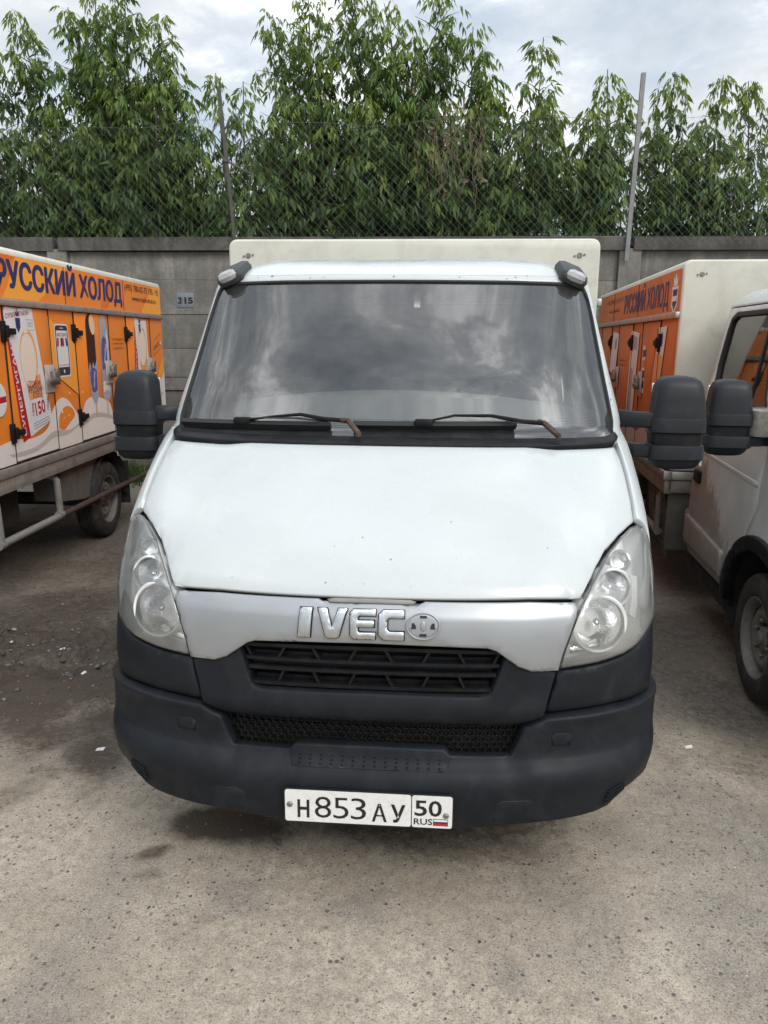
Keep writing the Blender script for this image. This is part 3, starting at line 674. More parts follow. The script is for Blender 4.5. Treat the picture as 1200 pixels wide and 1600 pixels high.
def make_truck():
    t = thing('delivery_truck', '', 'truck')
    X = mat
    # inner black structure seen through the gaps
    skin('inner_structure', both([(0, .7), (.5, 1.1), (.6, 1.6), (.9, 1.6), (.93, 10.8), (.6, 10.8), (0, 10.8)]), X['chassis'], t, -.16, step=.08, rnd=0, thick=0)
    # bumper and its fittings
    bh = [(0, .42), (.18, .56), (.34, .78), (.45, .83), (.55, .9), (.603, 1.02), (.66, 1.42), (.75, 1.52), (.86, 1.46), (.96, 1.32), (1.035, 1.22), (1.035, 4.08), (.96, 4.1), (.88, 4.15), (.73, 4.23), (.594, 4.29), (.47, 4.27), (.388, 4.22), (.358, 4.02), (.336, 3.92), (.307, 3.1), (.172, 3.13), (.158, 3.32), (0, 3.34)]
    lip = lambda u, v: .010*sstep(.31, .37, abs(u))*sstep(1.4, 2.3, v)-.010*np.exp(-((v-2.75)/.35)**2)*sstep(.35, .30, abs(u))+.008*sstep(3.95, 4.2, v)*sstep(.36, .5, abs(u))
    bp = skin('bumper', both(bh), X['plastic'], t, .004, step=.026, rnd=.010, thick=.03, prof=lip)
    for sg in (1, -1):
        for poly in ([(.402, 3.42), (.452, 3.40), (.456, 3.66), (.444, 3.75), (.412, 3.76), (.402, 3.68)], [(.268, 1.02), (.364, .98), (.366, 1.60), (.352, 1.68), (.29, 1.68), (.275, 1.58)]):
            pp = [(sg*u, v) for u, v in poly]; skin('tow_eye_cover', pp, X['plastic'], bp, .0085 if poly[0][0] > .3 and poly[0][1] > 2 else .006, step=.02, rnd=.003, thick=.006, prof=lip)
        pp = [(sg*u, v) for u, v in [(.555, 1.10), (.60, 1.16), (.645, 1.44), (.675, 1.62), (.66, 1.80), (.60, 1.62), (.56, 1.40)]]
        skin('fog_lamp_blank', pp, X['plastic'], bp, .004, step=.02, rnd=.003, thick=.006, prof=lip)
        for k in range(4):
            m = MB(); skin_bar(m, [(sg*(.575+.004*k), 1.24+.12*k), (sg*(.62), 1.40+.10*k), (sg*(.655), 1.56+.05*k)], .004, .005, .013); m.build('blank_rib', X['plastic'], bp)
    tread = skin('step_tread', both([(0, 2.5), (.166, 2.5), (.171, 3.08), (.155, 3.22), (0, 3.24)]), X['plastic'], bp, .0065, step=.03, rnd=.002, thick=.006, prof=lip)
    m = MB()
    for a in range(14):
        for b in range(3):
            u = -.148+.0228*a; v = 2.62+.17*b; P = S(u, v)+SN(u, v)*.0005; m.box(tuple(P), (.006, .006, .004), bev=.001)
    tag(m.build('tread_dimples', X['plastic'], tread), kind='stuff')
    # honeycomb intake behind the bumper opening
    op = sk(both([(0, 3.25), (.15, 3.25), (.175, 3.0), (.315, 3.0), (.35, 4.1), (0, 4.1)])); m = MB()
    cw, ch = .0180, .150
    for j in range(9):
        for i in range(-22, 23):
            u0 = i*cw+(cw/2 if j % 2 else 0); v0 = 3.02+ch*j
            if not in_poly([(u0*KU, v0*KV)], op)[0]: continue
            a, b = cw/2, ch*.5
            c = [(u0-a*.62, v0+b), (u0+a*.62, v0+b), (u0+a*1.0+.001, v0), (u0+a*.62, v0-b)]
            for p, q in zip(c, c[1:]): skin_bar(m, [p, q], .0034, .014, -.042)
    tag(m.build('intake_mesh', X['plastic2'], t), kind='stuff')
    m = MB(); m.box((0, .155, .585), (1.02, .02, .20)); m.build('radiator', X['chassis'], t)
    # grille surround with its slats
    sh = [(0, 3.95), (.234, 3.96), (.325, 4.0), (.349, 4.08), (.379, 4.32), (.412, 5.58), (.345, 5.75), (.303, 6.0), (.272, 6.38), (.25, 6.55), (.15, 6.6), (0, 6.62)]
    gh = [(0, 4.98), (.232, 4.95), (.249, 5.0), (.258, 5.1), (.286, 6.0), (.278, 6.16), (.26, 6.25), (.15, 6.33), (0, 6.38)]
    sp = lambda u, v: .020*np.exp(-((v-4.40)/.36)**2)-.006
    sur = skin('grille_surround', both(sh), X['plastic'], t, 0, [both(gh)], .028, .008, .05, sp)
    gp = sk(both(gh))
    for v in (6.12, 5.74, 5.50, 5.10):
        ue = .255+.03*(v-5.05)/1.1; m = MB(); skin_bar(m, [(ue*s, v+(.05 if v > 6 else 0)*(1-s*s)) for s in np.linspace(-1, 1, 25)], .011, .035, -.020); m.build('grille_slat', X['plastic2'], sur)
    for v0, v1 in ((5.74, 6.12), (5.10, 5.50)):
        for k in range(4):
            for d in (1, -1):
                uc = d*(.0383+.0765*k); sl = .008*(1 if k % 2 else -1)*d
                m = MB(); skin_bar(m, [(uc-sl, v0), (uc+sl, v1)], .008, .026, -.024); m.build('grille_strut', X['plastic2'], sur)
    m = MB(); skin_bar(m, [(.262*s, 5.62) for s in np.linspace(-1, 1, 15)], .016, .01, -.045); m.build('grille_slat', X['plastic2'], sur)
    for v in (5.93, 5.3, 4.98): m = MB(); skin_bar(m, [((.25+.02*(v-5))*s, v-.1) for s in np.linspace(-1, 1, 15)], .012, .012, -.055); m.build('grille_slat', X['plastic2'], sur)
    m = MB(); m.box((0, .20, .83), (.86, .02, .20)); m.build('grille_backing', X['chassis'], sur)
    # silver nose panel with lettering
    nh = [(0, 6.42), (.15, 6.385), (.243, 6.34), (.262, 6.25), (.285, 6.02), (.312, 5.78), (.345, 5.64), (.413, 5.63), (.424, 6.1), (.443, 6.75), (.458, 7.3), (.465, 7.84), (.34, 7.95), (.11, 7.96), (.10, 7.88), (0, 7.89)]
    np_ = lambda u, v: -.007*sstep(7.66, 7.72, v)+.004*sstep(.40, .30, abs(u))*sstep(7.72, 7.66, v)
    nose = skin('nose_panel', both(nh), X['silver'], t, .006, step=.026, rnd=.006, thick=.02, prof=np_)
    skin('bonnet_catch', both([(0, 7.83), (.085, 7.83), (.092, 7.93), (.08, 7.98), (0, 7.99)]), X['tubegrey'], t, .004, step=.02, rnd=.003, thick=.02)
    U0, U1 = 6.60, 7.63
    glyph = {'I': [(.16, 1), (1, 1), (.88, 0), (0, 0)],
             'V': [(0, 1), (.32, 1), (.50, .36), (.70, 1), (1, 1), (.74, .06), (.64, 0), (.38, 0), (.28, .06)],
             'E': [(.15, 1), (1, 1), (1, .77), (.36, .77), (.32, .72), (.32, .63), (.95, .63), (.95, .40), (.32, .40), (.32, .28), (.36, .23), (1, .23), (1, 0), (.15, 0), (.02, .12), (0, .88)],
             'C': [(.20, 1), (1, 1), (1, .72), (.42, .72), (.35, .66), (.35, .34), (.42, .28), (1, .28), (1, 0), (.20, 0), (0, .16), (0, .84)]}
    for ch_, a, b in (('I', -.149, -.119), ('V', -.108, -.047), ('E', -.041, .011), ('C', .017, .069)):
        p = [((a+(b-a)*x)*KU, (U0+(U1-U0)*y)*KV) for x, y in glyph[ch_]]
        sheet('badge_letter_edge', offset_poly(p, .0026), on_skin(.0125, np_), X['plastic2'], nose, (), .02, .001, .006)
        sheet('badge_letter', p, on_skin(.019, np_), X['chrome'], nose, (), .012, .0026, .006)
    cu, cv = .1075*KU, 7.10*KV; circ = lambda r, n=36: [(cu+r*math.cos(2*math.pi*k/n), cv+r*math.sin(2*math.pi*k/n)) for k in range(n)]
    sheet('badge_socket', circ(.0475), on_skin(.0105, np_), X['silver'], nose, (), .012, .002, .004)
    sheet('socket_ring', circ(.050), on_skin(.0150, np_), X['silver'], nose, (circ(.0445),), .012, .0015, .006)
    sheet('socket_oval', [(cu+.008*math.cos(a), cv+.019*math.sin(a)) for a in np.linspace(0, 6.283, 25)[:-1]], on_skin(.0145, np_), X['silver'], nose, (), .008, .002, .004)
    for dx, dz, a, b in ((0, .033, .010, .005), (0, -.033, .010, .005)):
        sheet('socket_slot', [(cu+dx-a, cv+dz-b), (cu+dx+a, cv+dz-b), (cu+dx+a, cv+dz+b), (cu+dx-a, cv+dz+b)], on_skin(.0125, np_), X['ink'], nose, (), .02, 0, .001)
    for s in (1, -1):
        sheet('socket_slot', [(cu+s*.036, cv-.011), (cu+s*.021, cv-.011), (cu+s*.021, cv-.001), (cu+s*.026, cv+.010), (cu+s*.033, cv+.010), (cu+s*.033, cv-.004)], on_skin(.0125, np_), X['ink'], nose, (), .02, 0, .001)
    # bonnet
    hh = [(0, 8.0), (.34, 8.03), (.44, 7.97), (.470, 7.95), (.497, 8.32), (.528, 8.63), (.570, 8.89), (.64, 9.11), (.70, 9.22), (.740, 9.255), (.752, 9.6), (.760, 10.2), (.755, 10.98), (.55, 11.0), (.25, 11.0), (0, 11.0)]
    hp = lambda u, v: -.012*sstep(.40, .52, abs(u)+.03*(v-9.5))*sstep(7.9, 8.6, v)
    skin('bonnet', both(hh), X['white'], t, .002, step=.034, rnd=.006, thick=.025, prof=hp)
    for sg in (1, -1):
        mr = (lambda p: p) if sg > 0 else flip
        skin('corner_panel', mr([(.417, 5.58), (.53, 5.645), (.63, 5.74), (.70, 5.88), (.79, 6.22), (.885, 6.60), (.91, 6.70), (1.0, 6.9), (1.035, 6.92), (1.035, 4.16), (.96, 4.18), (.88, 4.24), (.73, 4.31), (.594, 4.37), (.47, 4.35), (.386, 4.31)]), X['plastic'], t, -.006, step=.03, rnd=.008, thick=.03)
        # front wing: front face, flank and arch trim
        wg = skin('front_wing', mr([(.757, 9.30), (.81, 9.16), (.862, 8.97), (.904, 8.57), (.924, 8.05), (.929, 7.2), (.917, 6.80), (1.0, 6.95), (1.0, 11.1), (.90, 11.33), (.80, 11.33), (.766, 11.04), (.771, 10.2), (.761, 9.6)]), X['white'], t, 0, step=.034, rnd=.004, thick=.02)
        fl = [(.565, .955), (.615, 1.03), (.66, 1.08), (.735, 1.16), (.895, 1.30), (1.08, 1.415), (1.15, 1.425), (1.15, 1.2), (1.163, 1.0), (1.262, .82)]+arc(1.05, .33, .47, 62, 163, 14)+[(.575, .60)]
        side('wing_flank', fl, X['white'], wg, sg, 0, step=.06)
        side('wheel_arch_trim', arc(1.05, .33, .545, 8, 166, 22)+arc(1.05, .33, .462, 166, 8, 20), X['plastic2'], wg, sg, .022, step=.05, rnd=.01, thick=.05)
        m = MB(); V = [(sg*x, 1.05+.475*math.cos(R(a)), .33+.475*math.sin(R(a))) for a in range(-10, 196, 10) for x in (.5, .955)]
        m.add(V, [(2*i, 2*i+1, 2*i+3, 2*i+2) for i in range(len(V)//2-1)]); m.add([(sg*.5, .55, .1), (sg*.5, 1.55, .1), (sg*.5, 1.55, .85), (sg*.5, .55, .85)], [(0, 1, 2, 3)]); m.build('wheel_housing', X['chassis'], wg)
        # headlamp
        ho = [(.419, 5.66), (.53, 5.72), (.628, 5.82), (.69, 5.95), (.78, 6.29), (.88, 6.70), (.917, 7.2), (.913, 8.0), (.893, 8.5), (.853, 8.9), (.808, 9.09), (.75, 9.19), (.70, 9.18), (.645, 9.07), (.578, 8.85), (.537, 8.58), (.509, 8.3), (.479, 7.76), (.463, 7.3), (.446, 6.72), (.428, 6.1)]
        hl = link(bpy.data.objects.new('headlamp', None), t)
        skin('lens', mr(ho), X['lens'], hl, .001, step=.026, rnd=.008, thick=0)
        inn = offset_poly(sk(mr(ho)), -.004)
        sheet('housing', inn, on_skin(-.088), X['housing'], hl, (), .03, 0, 0)
        P, T_, D, L = fill2d(inn, (), .05, 0); lp = L[0]; q = P[lp]
        a, b = on_skin(-.006)(q, np.zeros(len(q))), on_skin(-.092)(q, np.zeros(len(q))); n_ = len(lp)
        mesh_obj('housing_wall', np.concatenate([a, b]), [(i, i+n_, (i+1) % n_+n_, (i+1) % n_) for i in range(n_)], X['housing'], hl)
        sheet('lens_border', sk(mr(ho)), on_skin(-.004), X['rubber'], hl, (offset_poly(sk(mr(ho)), -.006),), .03, 0, 0)
        for u, v, r, dp in ((.547, 6.9, .083, .07), (.603, 8.18, .058, .055)):
            c = S(sg*u, v)+SN(sg*u, v)*(-.026 if r > .07 else -.03); ax = Vector((sg*.22, -.97, .12))
            m = MB(); m.lathe([(r*1.16, -.05), (r*1.13, -.002), (r*1.07, .006), (r*.99, .003), (r*.96, -.006), (r*.95, -.015)], tuple(c), ax, 40); fix_normals(m.build('bezel', X['housing'], hl))
            m = MB(); m.lathe([(r*.96*math.sin(k/9*1.35)/math.sin(1.35), -.012-dp*(1-(1-math.cos(k/9*1.35))/(1-math.cos(1.35)))) for k in range(9, 0, -1)]+[(.001, -.012-dp)], tuple(c), ax, 40); m.build('reflector', X['bowl'], hl)
            cc = Vector(c)-ax*.03; m = MB(); m.lathe([(.012*math.sin(math.pi*k/8)+.0005, .016*math.cos(math.pi*k/8)) for k in range(9)], tuple(cc), ax, 16); m.build('bulb', X['bowl'], hl)
        c = S(sg*.68, 8.72)+SN(sg*.68, 8.72)*-.045; m = MB(); m.lathe([(.04*math.sin(k/6*1.3), -.03*math.cos(k/6*1.3)) for k in range(6, -1, -1)], tuple(c), (sg*.3, -.9, .3), 28); m.build('indicator', X['bowl'], hl)
        m = MB(); skin_bar(m, [(sg*.745, 6.75), (sg*.765, 7.3), (sg*.772, 7.9), (sg*.765, 8.3)], .045, .012, -.045); m.build('side_reflector', X['housing'], hl)
        skin('lower_reflector', mr([(.465, 5.9), (.51, 5.92), (.54, 5.96), (.58, 6.02), (.57, 6.22), (.52, 6.10), (.47, 6.16)]), X['bowl'], hl, -.05, step=.02, rnd=.004, thick=.02)
    # windscreen: white frame, rubber seal, black border, glass
    wo = [(0, 11.12), (.4, 11.12), (.70, 11.15), (.772, 11.3), (.778, 12.3), (.80, 13.2), (.828, 14.2), (.83, 14.55), (.80, 14.84), (.70, 14.98), (.4, 15.02), (0, 15.04)]
    so = [(0, 11.08), (.4, 11.08), (.71, 11.10), (.785, 11.28), (.793, 12.3), (.815, 13.2), (.845, 14.2), (.85, 14.6), (.815, 14.93), (.705, 15.08), (.4, 15.12), (0, 15.14)]
    co = [(0, 11.86), (.3, 11.9), (.60, 12.0), (.66, 12.06), (.688, 12.3), (.715, 13.2), (.735, 14.1), (.735, 14.55), (.71, 14.74), (.64, 14.84), (.4, 14.92), (0, 14.95)]
    skin('windscreen_frame', both([(0, 11.05), (.6, 11.05), (.765, 11.06), (.80, 11.3), (.90, 11.3), (1.0, 11.1), (1.0, 15.46), (0, 15.46)]), X['white'], t, 0, [both(so)], .035, .004, .03)
    skin('windscreen_seal', both(so), X['rubber'], t, .003, [both(wo)], .03, .003, .02)
    skin('windscreen_border', both(wo), X['frit'], t, -.012, [both(co)], .03, 0, 0)
    ws = skin('windscreen', both(wo), X['windshield'], t, -.006, step=.035, rnd=0, thick=0)
    for v in (12.03, 12.11, 12.19, 12.27): m = MB(); skin_bar(m, [(.66*s, v-.10+.1*s*s) for s in np.linspace(-1, 1, 25)], .0022, .001, -.009); m.build('dash_reflection_line', X['rust'], ws)  # thin red-brown strips stand in for dash reflections low in the glass
    skin('sticker', [(.055, 14.42), (.074, 14.42), (.074, 14.72), (.055, 14.72)], X['pack'], ws, -.009, step=.02, rnd=0, thick=0)
    skin('scuttle', both([(0, 11.0), (.55, 11.0), (.74, 11.02), (.80, 11.2), (.80, 11.42), (.76, 11.36), (.70, 11.26), (.4, 11.26), (0, 11.27)]), X['plastic2'], t, .006, step=.035, rnd=.004, thick=.02)
    def pt(u, v, o): return tuple(S(u, v)+SN(u, v)*o)
    for (b0, b1), arm, hose in ((((-.719, 11.50), (-.155, 11.62)), [(-.074, 11.14, .03), (-.105, 11.38, .055), (-.17, 11.80, .06), (-.235, 12.0, .055), (-.33, 11.93, .045), (-.42, 11.68, .035)], [(-.16, 11.5, .05), (-.25, 11.42, .06), (-.34, 11.6, .06), (-.40, 11.72, .05)]),
                         (((-.095, 11.80), (.345, 11.86)), [(.472, 11.1, .03), (.43, 11.35, .055), (.355, 11.72, .06), (.27, 12.02, .06), (.17, 12.06, .055), (.09, 11.86, .04)], [(.39, 11.45, .05), (.33, 11.32, .06), (.31, 11.6, .06), (.315, 11.85, .06)])):
        wp = link(bpy.data.objects.new('wiper', None), t)
        m = MB(); s_ = np.linspace(0, 1, 13); skin_bar(m, [(b0[0]+(b1[0]-b0[0])*k, b0[1]+(b1[1]-b0[1])*k) for k in s_], .020, .030, .034); m.build('blade', X['rubber'], wp)
        m = MB(); m.tube([pt(*a) for a in arm], [.010, .010, .009, .007, .005, .005], 8); m.build('arm', X['plastic2'], wp)
        m = MB(); m.tube([pt(*arm[0][:2], .02), pt(*arm[0]), pt(*arm[1]), pt((arm[1][0]*.7+arm[2][0]*.3), (arm[1][1]*.7+arm[2][1]*.3), .058)], [.012, .0115, .011, .0095], 8); m.build('arm_base', X['rust'], wp)
        c = pt(arm[-1][0], arm[-1][1]-.02, .036); m = MB(); m.box(c, (.07, .03, .03), bev=.008); m.build('blade_clip', X['plastic2'], wp)
        m = MB(); m.tube([pt(*a) for a in hose], .0035, 6); m.build('washer_hose', X['rubber'], wp)
    r_ = random.Random(12); m = MB()
    for k in range(60):
        if k < 34: u, v = r_.choice((-1, 1))*r_.uniform(.80, .93), r_.uniform(11.6, 15.2)
        elif k < 48: u, v = r_.uniform(-.75, .75), r_.uniform(15.16, 15.4)
        else: u, v = r_.uniform(-.45, .45), r_.uniform(8.1, 9.4)
        c = S(u, v)+SN(u, v)*.003; s_ = r_.uniform(.0016, .0042)*(1 if k < 48 else .7); d = SN(u, v); a_ = Vector(d).orthogonal().normalized(); b_ = Vector(d).cross(a_)
        m.add([tuple(Vector(c)+(a_*math.cos(q)+b_*math.sin(q)*.7)*s_*r_.uniform(.6, 1.3)) for q in np.linspace(0, 2*math.pi, 8)[:-1]], [tuple(range(7))])
    m.build('paint_chips', X['rust'], t)['kind'] = 'stuff'
    # roof and cab shell
    nu, nr = 41, 22; V = []; F = []
    for i in range(nr+1):
        s = i/nr
        for j in range(nu):
            u = -1+2*j/(nu-1); A = S(np.array(u), np.array(15.44)); B = np.array([.823*math.sin(u*math.pi/2), 2.46, 2.073+.115*(1-abs(math.sin(u*math.pi/2))**9)])
            y = A[1]+(B[1]-A[1])*s; hf = 1-(1-s)**4.6; hs = min(1, hf*1.02)
            V.append((A[0]+(B[0]-A[0])*s, y, A[2]+(B[2]-A[2])*hs))
    F = [(i*nu+j, i*nu+j+1, (i+1)*nu+j+1, (i+1)*nu+j) for i in range(nr) for j in range(nu-1)]
    mesh_obj('roof', V, F, X['white'], t, True, 60)
    m = MB(); m.box((0, 2.45, .955), (1.84, .03, 1.0), bev=.01); m.prism([(-.90, 1.45), (.90, 1.45), (.825, 2.07), (.70, 2.16), (.4, 2.19), (-.4, 2.19), (-.70, 2.16), (-.825, 2.07)], lambda a, b, d: (a, d, b), (2.436, 2.466)); m.build('cab_back', X['white'], t)
    m = MB(); m.box((0, 1.75, .42), (1.80, 1.35, .06)); m.build('cab_floor', X['chassis'], t)
    for sg in (1, -1):
        mk = link(bpy.data.objects.new('roof_marker', None), t)
        m = MB(); rot = Matrix.Rotation(R(17), 3, 'X') @ Matrix.Rotation(sg*R(22), 3, 'Y'); m.box((sg*.752, 1.465, 2.083), (.132, .21, .066), bev=.030, rot=rot); m.build('marker_housing', X['markerplastic'], mk)
        m = MB(); m.box((sg*.760, 1.371, 2.066), (.090, .06, .050), bev=.026, rot=rot); m.build('marker_lens', M('marker_lens_grey', (.36, .37, .37), .25, var=.2, vs=20) if 'mk' not in X else X['mk'], mk)
        X.setdefault('mk', bpy.data.materials['marker_lens_grey'])
        side('cab_side', [(1.10, 1.425), (1.147, 1.45), (1.162, 1.48), (1.287, 1.65), (1.402, 1.85), (1.50, 2.035), (1.52, 2.075), (2.45, 2.075), (2.45, 2.062), (1.56, 2.062), (1.540, 2.03), (1.446, 1.85), (1.325, 1.65), (1.205, 1.48), (1.165, 1.43)], X['white'], t, sg, .001, step=.06)
        dp = [(1.172, 1.425), (1.212, 1.48), (1.332, 1.65), (1.453, 1.85), (1.547, 2.03), (1.565, 2.055), (2.40, 2.055), (2.435, 2.03), (2.44, 1.0), (2.44, .50), (2.42, .44), (1.512, .44)]+arc(1.05, .33, .475, 15, 59, 7)+[(1.276, .825), (1.177, 1.0), (1.164, 1.2)]
        wh = [(1.30, 1.50), (1.40, 1.65), (1.505, 1.85), (1.585, 1.98), (1.655, 2.015), (2.26, 2.015), (2.335, 1.985), (2.352, 1.92), (2.35, 1.70), (2.30, 1.55), (2.22, 1.49)]
        d = side('door', dp, X['white'], t, sg, .002, [wh], .055, .005, .03)
        side('window_seal', offset_poly(wh, .014), X['rubber'], d, sg, .005, [offset_poly(wh, -.018)], .05, .003, .03)
        side('window_pane', offset_poly(wh, -.004), X['sideglass'], d, sg, -.014, (), .08, 0, 0)
        side('window_divider', [(1.60, 1.49), (1.625, 1.49), (1.66, 2.01), (1.635, 2.01)], X['rubber'], d, sg, -.006, (), .08, .002, .012)
        side('side_moulding', rounded([(1.575, .50), (1.60, .655), (2.435, .70), (2.435, .50)], .02), X['white'], d, sg, .024, (), .06, .008, .03)
        side('swage_line', [(1.19, 1.135), (2.43, 1.165), (2.43, 1.145), (1.19, 1.105)], X['white'], d, sg, .006, (), .06, .004, .008)
        side('door_handle', rounded([(2.22, .94), (2.22, 1.02), (2.37, 1.02), (2.37, .94)], .02), X['plastic2'], d, sg, .018, (), .03, .006, .02)
        side('sill', [(1.512, .43), (2.44, .43), (2.44, .30), (1.53, .30)], X['plastic2'], t, sg, -.01, (), .06, .006, .03)
        m = MB(); m.box((sg*.925, 2.50, .60), (.10, .12, .22), bev=.02); m.build('corner_moulding', X['white'], t)
        make_mirror(t, sg)
        make_wheel(t, 1.05, sg, .955)
        make_wheel(t, 5.0, sg, 1.045, .345)
    # cabin
    nx = 21; prof = [(.90, 1.36), (.93, 1.43), (1.02, 1.47), (1.14, 1.495), (1.25, 1.50), (1.33, 1.48), (1.37, 1.42), (1.38, 1.05)]; V = []
    for y, z in prof:
        for j in range(nx):
            x = -.80+1.6*j/(nx-1); V.append((x, y+.28*(abs(x)/.8)**2.4, z+(.085 if z > 1.4 else 0)*(1-(abs(x)/.8)**2)*sstep(.9, 1.2, y)))
    mesh_obj('dashboard', V, [(i*nx+j, i*nx+j+1, (i+1)*nx+j+1, (i+1)*nx+j) for i in range(len(prof)-1) for j in range(nx-1)], X['interior'], t)
    m = MB(); cs = Vector((.44, 1.52, 1.47)); ax = Matrix.Rotation(R(-58), 3, 'X')
    m.tube([cs+ax @ Vector((.205*math.cos(a), .205*math.sin(a), 0)) for a in np.linspace(0, 2*math.pi, 33)], .014, 8, caps=False)
    for a in (.3, math.pi-.3, -math.pi/2): m.tube([cs, cs+ax @ Vector((.2*math.cos(a), .2*math.sin(a), 0))], .014, 6)
    m.build('steering_wheel', X['plastic2'], t)
    for x, wd in ((.44, .50), (-.42, .86)):
        m = MB(); m.box((x, 2.02, 1.22), (wd, .16, .74), bev=.06, rot=Matrix.Rotation(R(-10), 3, 'X')); m.box((x, 1.72, .86), (wd, .52, .16), bev=.05); m.build('seat', X['seat'], t)
        for hx in ([x] if wd < .6 else [x-.21, x+.21]): m = MB(); m.box((hx, 2.10, 1.70), (.26, .10, .18), bev=.04); m.build('headrest', X['seat'], t)
    m = MB(); m.box((0, 2.425, 1.50), (1.62, .012, 1.0)); m.build('rear_trim', X['interior2'], t)
    for sg in (1, -1): m = MB(); m.tube([(sg*.82, 1.30, 1.52), (sg*.79, 1.42, 1.75), (sg*.75, 1.55, 2.0)], .035, 8); m.build('pillar_trim', X['interior2'], t)
    # licence plate
    pf = lambda y: (lambda P: np.stack([P[:, 0], np.full(len(P), y), P[:, 1]], 1))
    pl = link(bpy.data.objects.new('licence_plate', None), t); rr = lambda x0, x1, z0, z1, r: rounded([(x0, z0), (x1, z0), (x1, z1), (x0, z1)], r, 5)
    z0 = .333; X0 = .002
    m = MB(); m.prism(rr(X0-.262, X0+.262, z0-.002, z0+.114, .012), lambda a, b, d: (a, d, b), (-.0125, -.018)); m.build('plate_frame', X['ink'], pl)
    m = MB(); m.prism(rr(X0-.258, X0+.132, z0+.002, z0+.110, .009), lambda a, b, d: (a, d, b), (-.0165, -.0195)); m.build('plate_field', X['plate'], pl)
    m = MB(); m.prism(rr(X0+.135, X0+.258, z0+.002, z0+.110, .009), lambda a, b, d: (a, d, b), (-.0165, -.0195)); m.build('plate_field', X['plate'], pl)
    for s, a, b, c, h, bo in (('Н', -.219, -.182, .016, .062, .024), ('8', -.165, -.114, .019, .076, -.006), ('5', -.107, -.060, .019, .076, -.006), ('3', -.053, -.006, .019, .076, -.006), ('А', .012, .058, .014, .062, .012), ('У', .070, .115, .014, .062, .024), ('5', .143, .181, .042, .056, .014), ('0', .186, .226, .042, .056, .014)):
        text('character', s, pf(-.0205), X0+a, X0+b, z0+c, z0+c+h, X['ink'], pl, bo)
    text('character', 'RUS', pf(-.0205), X0+.141, X0+.198, z0+.012, z0+.034, X['ink'], pl, .012)
    for k, mt in enumerate(('red', 'flagblue', 'plate')): m = MB(); m.box((X0+.223, -.0203, z0+.015+.0065*k), (.042, .001, .0064)); m.build('flag_stripe', X[mt], pl)
    m = MB(); m.box((X0+.223, -.0199, z0+.0215), (.045, .001, .0225)); m.build('flag_edge', X['ink'], pl)
    for x, z in ((-.243, .060), (.239, .046)): m = MB(); m.lathe([(.009, 0), (.009, .003), (.006, .006), (.001, .006)], (X0+x, -.0195, z0+z), (0, -1, 0), 14); m.build('plate_bolt', X['bolt'], pl)
    # insulated box
    pr = rounded([(-1.1, .95), (1.1, .95), (1.1, 2.38), (-1.1, 2.38)], .055, 6); n_ = len(pr); V = []; F = []
    cx, cz = 0, 1.665
    for y, s in ((2.65, .012), (2.656, .004), (2.668, 0), (6.732, 0), (6.744, .004), (6.75, .012)):
        V += [(x-math.copysign(s, x), y, z-math.copysign(s, z-cz)) for x, z in pr]
    for i in range(5): F += [(i*n_+k, i*n_+(k+1) % n_, (i+1)*n_+(k+1) % n_, (i+1)*n_+k) for k in range(n_)]
    F += [tuple(range(n_))[::-1], tuple(5*n_+k for k in range(n_))]
    bx = fix_normals(mesh_obj('box_body', V, F, X['cream'], t, True, 30))
    for x, z in ((.98, 2.285), (-.98, 2.285)):
        m = MB(); m.lathe([(.016, 0), (.014, .004), (.001, .004)], (x, 2.648, z), (0, -1, 0), 12); m.build('box_bolt', X['bolt'], bx)
        for k in (-1, 1): m = MB(); m.lathe([(.007, 0), (.006, .004), (.001, .004)], (x+k*.028, 2.648, z+.004*k), (0, -1, 0), 10); m.build('box_bolt', X['bolt'], bx)
    m = MB(); m.box((0, 2.69, .915), (2.2, .06, .062), bev=.006); m.build('front_trim', X['alu'], t)
    m = MB(); m.box((0, 2.70, .835), (2.14, .06, .09), bev=.006); m.build('front_skirt', X['tubegrey'], t)
    for sg in (1, -1):
        wr = MB(); wr.prism(rounded([(2.672, .957), (6.728, .957), (6.728, 2.33), (2.672, 2.33)], .035), lambda a, b, d: (sg*d, a, b), (1.096, 1.1009)); wp = fix_normals(wr.build('side_wrap', X['orange'], t))
        m = MB(); m.box((sg*1.112, 4.69, 2.022), (.032, 4.06, .044), bev=.008); m.build('drip_rail', X['alu'], t)
        m = MB(); m.box((sg*1.085, 4.70, .917), (.06, 4.10, .064), bev=.006); m.build('edge_trim', X['alu'], t)
        m = MB(); m.box((sg*1.075, 4.06, .832), (.05, 2.78, .100), bev=.005); m.build('tread_plate_skirt', X['tread'], t)
        for y in (4.22, 5.545): m = MB(); m.box((sg*1.1035, y, 2.19), (.003, .004, .28)); m.build('panel_seam', X['rubber'], wp)
        for y0, y1 in ((3.20, 3.865), (4.335, 5.08), (5.56, 6.27)):
            d = MB(); d.box((sg*1.102, (y0+y1)/2, 1.483), (.008, y1-y0, 1.025), bev=.003); d = d.build('locker_door', X['orange'], t)
            s = MB(); e = .006
            for c, dm in (((y0-e, 1.483), (.008, 1.045)), ((y1+e, 1.483), (.008, 1.045)), (((y0+y1)/2, .966), (y1-y0+.012, .009)), (((y0+y1)/2, 1.999), (y1-y0+.012, .008))): s.box((sg*1.1035, *c), (.014, *dm))
            s.build('door_seal', X['rubber'], d)
            for z in (1.835, 1.165):
                hg = MB(); hg.box((sg*1.114, y0-.03, z), (.022, .05, .135), bev=.006); hg.box((sg*1.122, y0+.055, z), (.018, .13, .042), bev=.008); hg.box((sg*1.126, y0, z), (.024, .035, .08), bev=.009); hg.build('hinge', X['plastic2'], d)
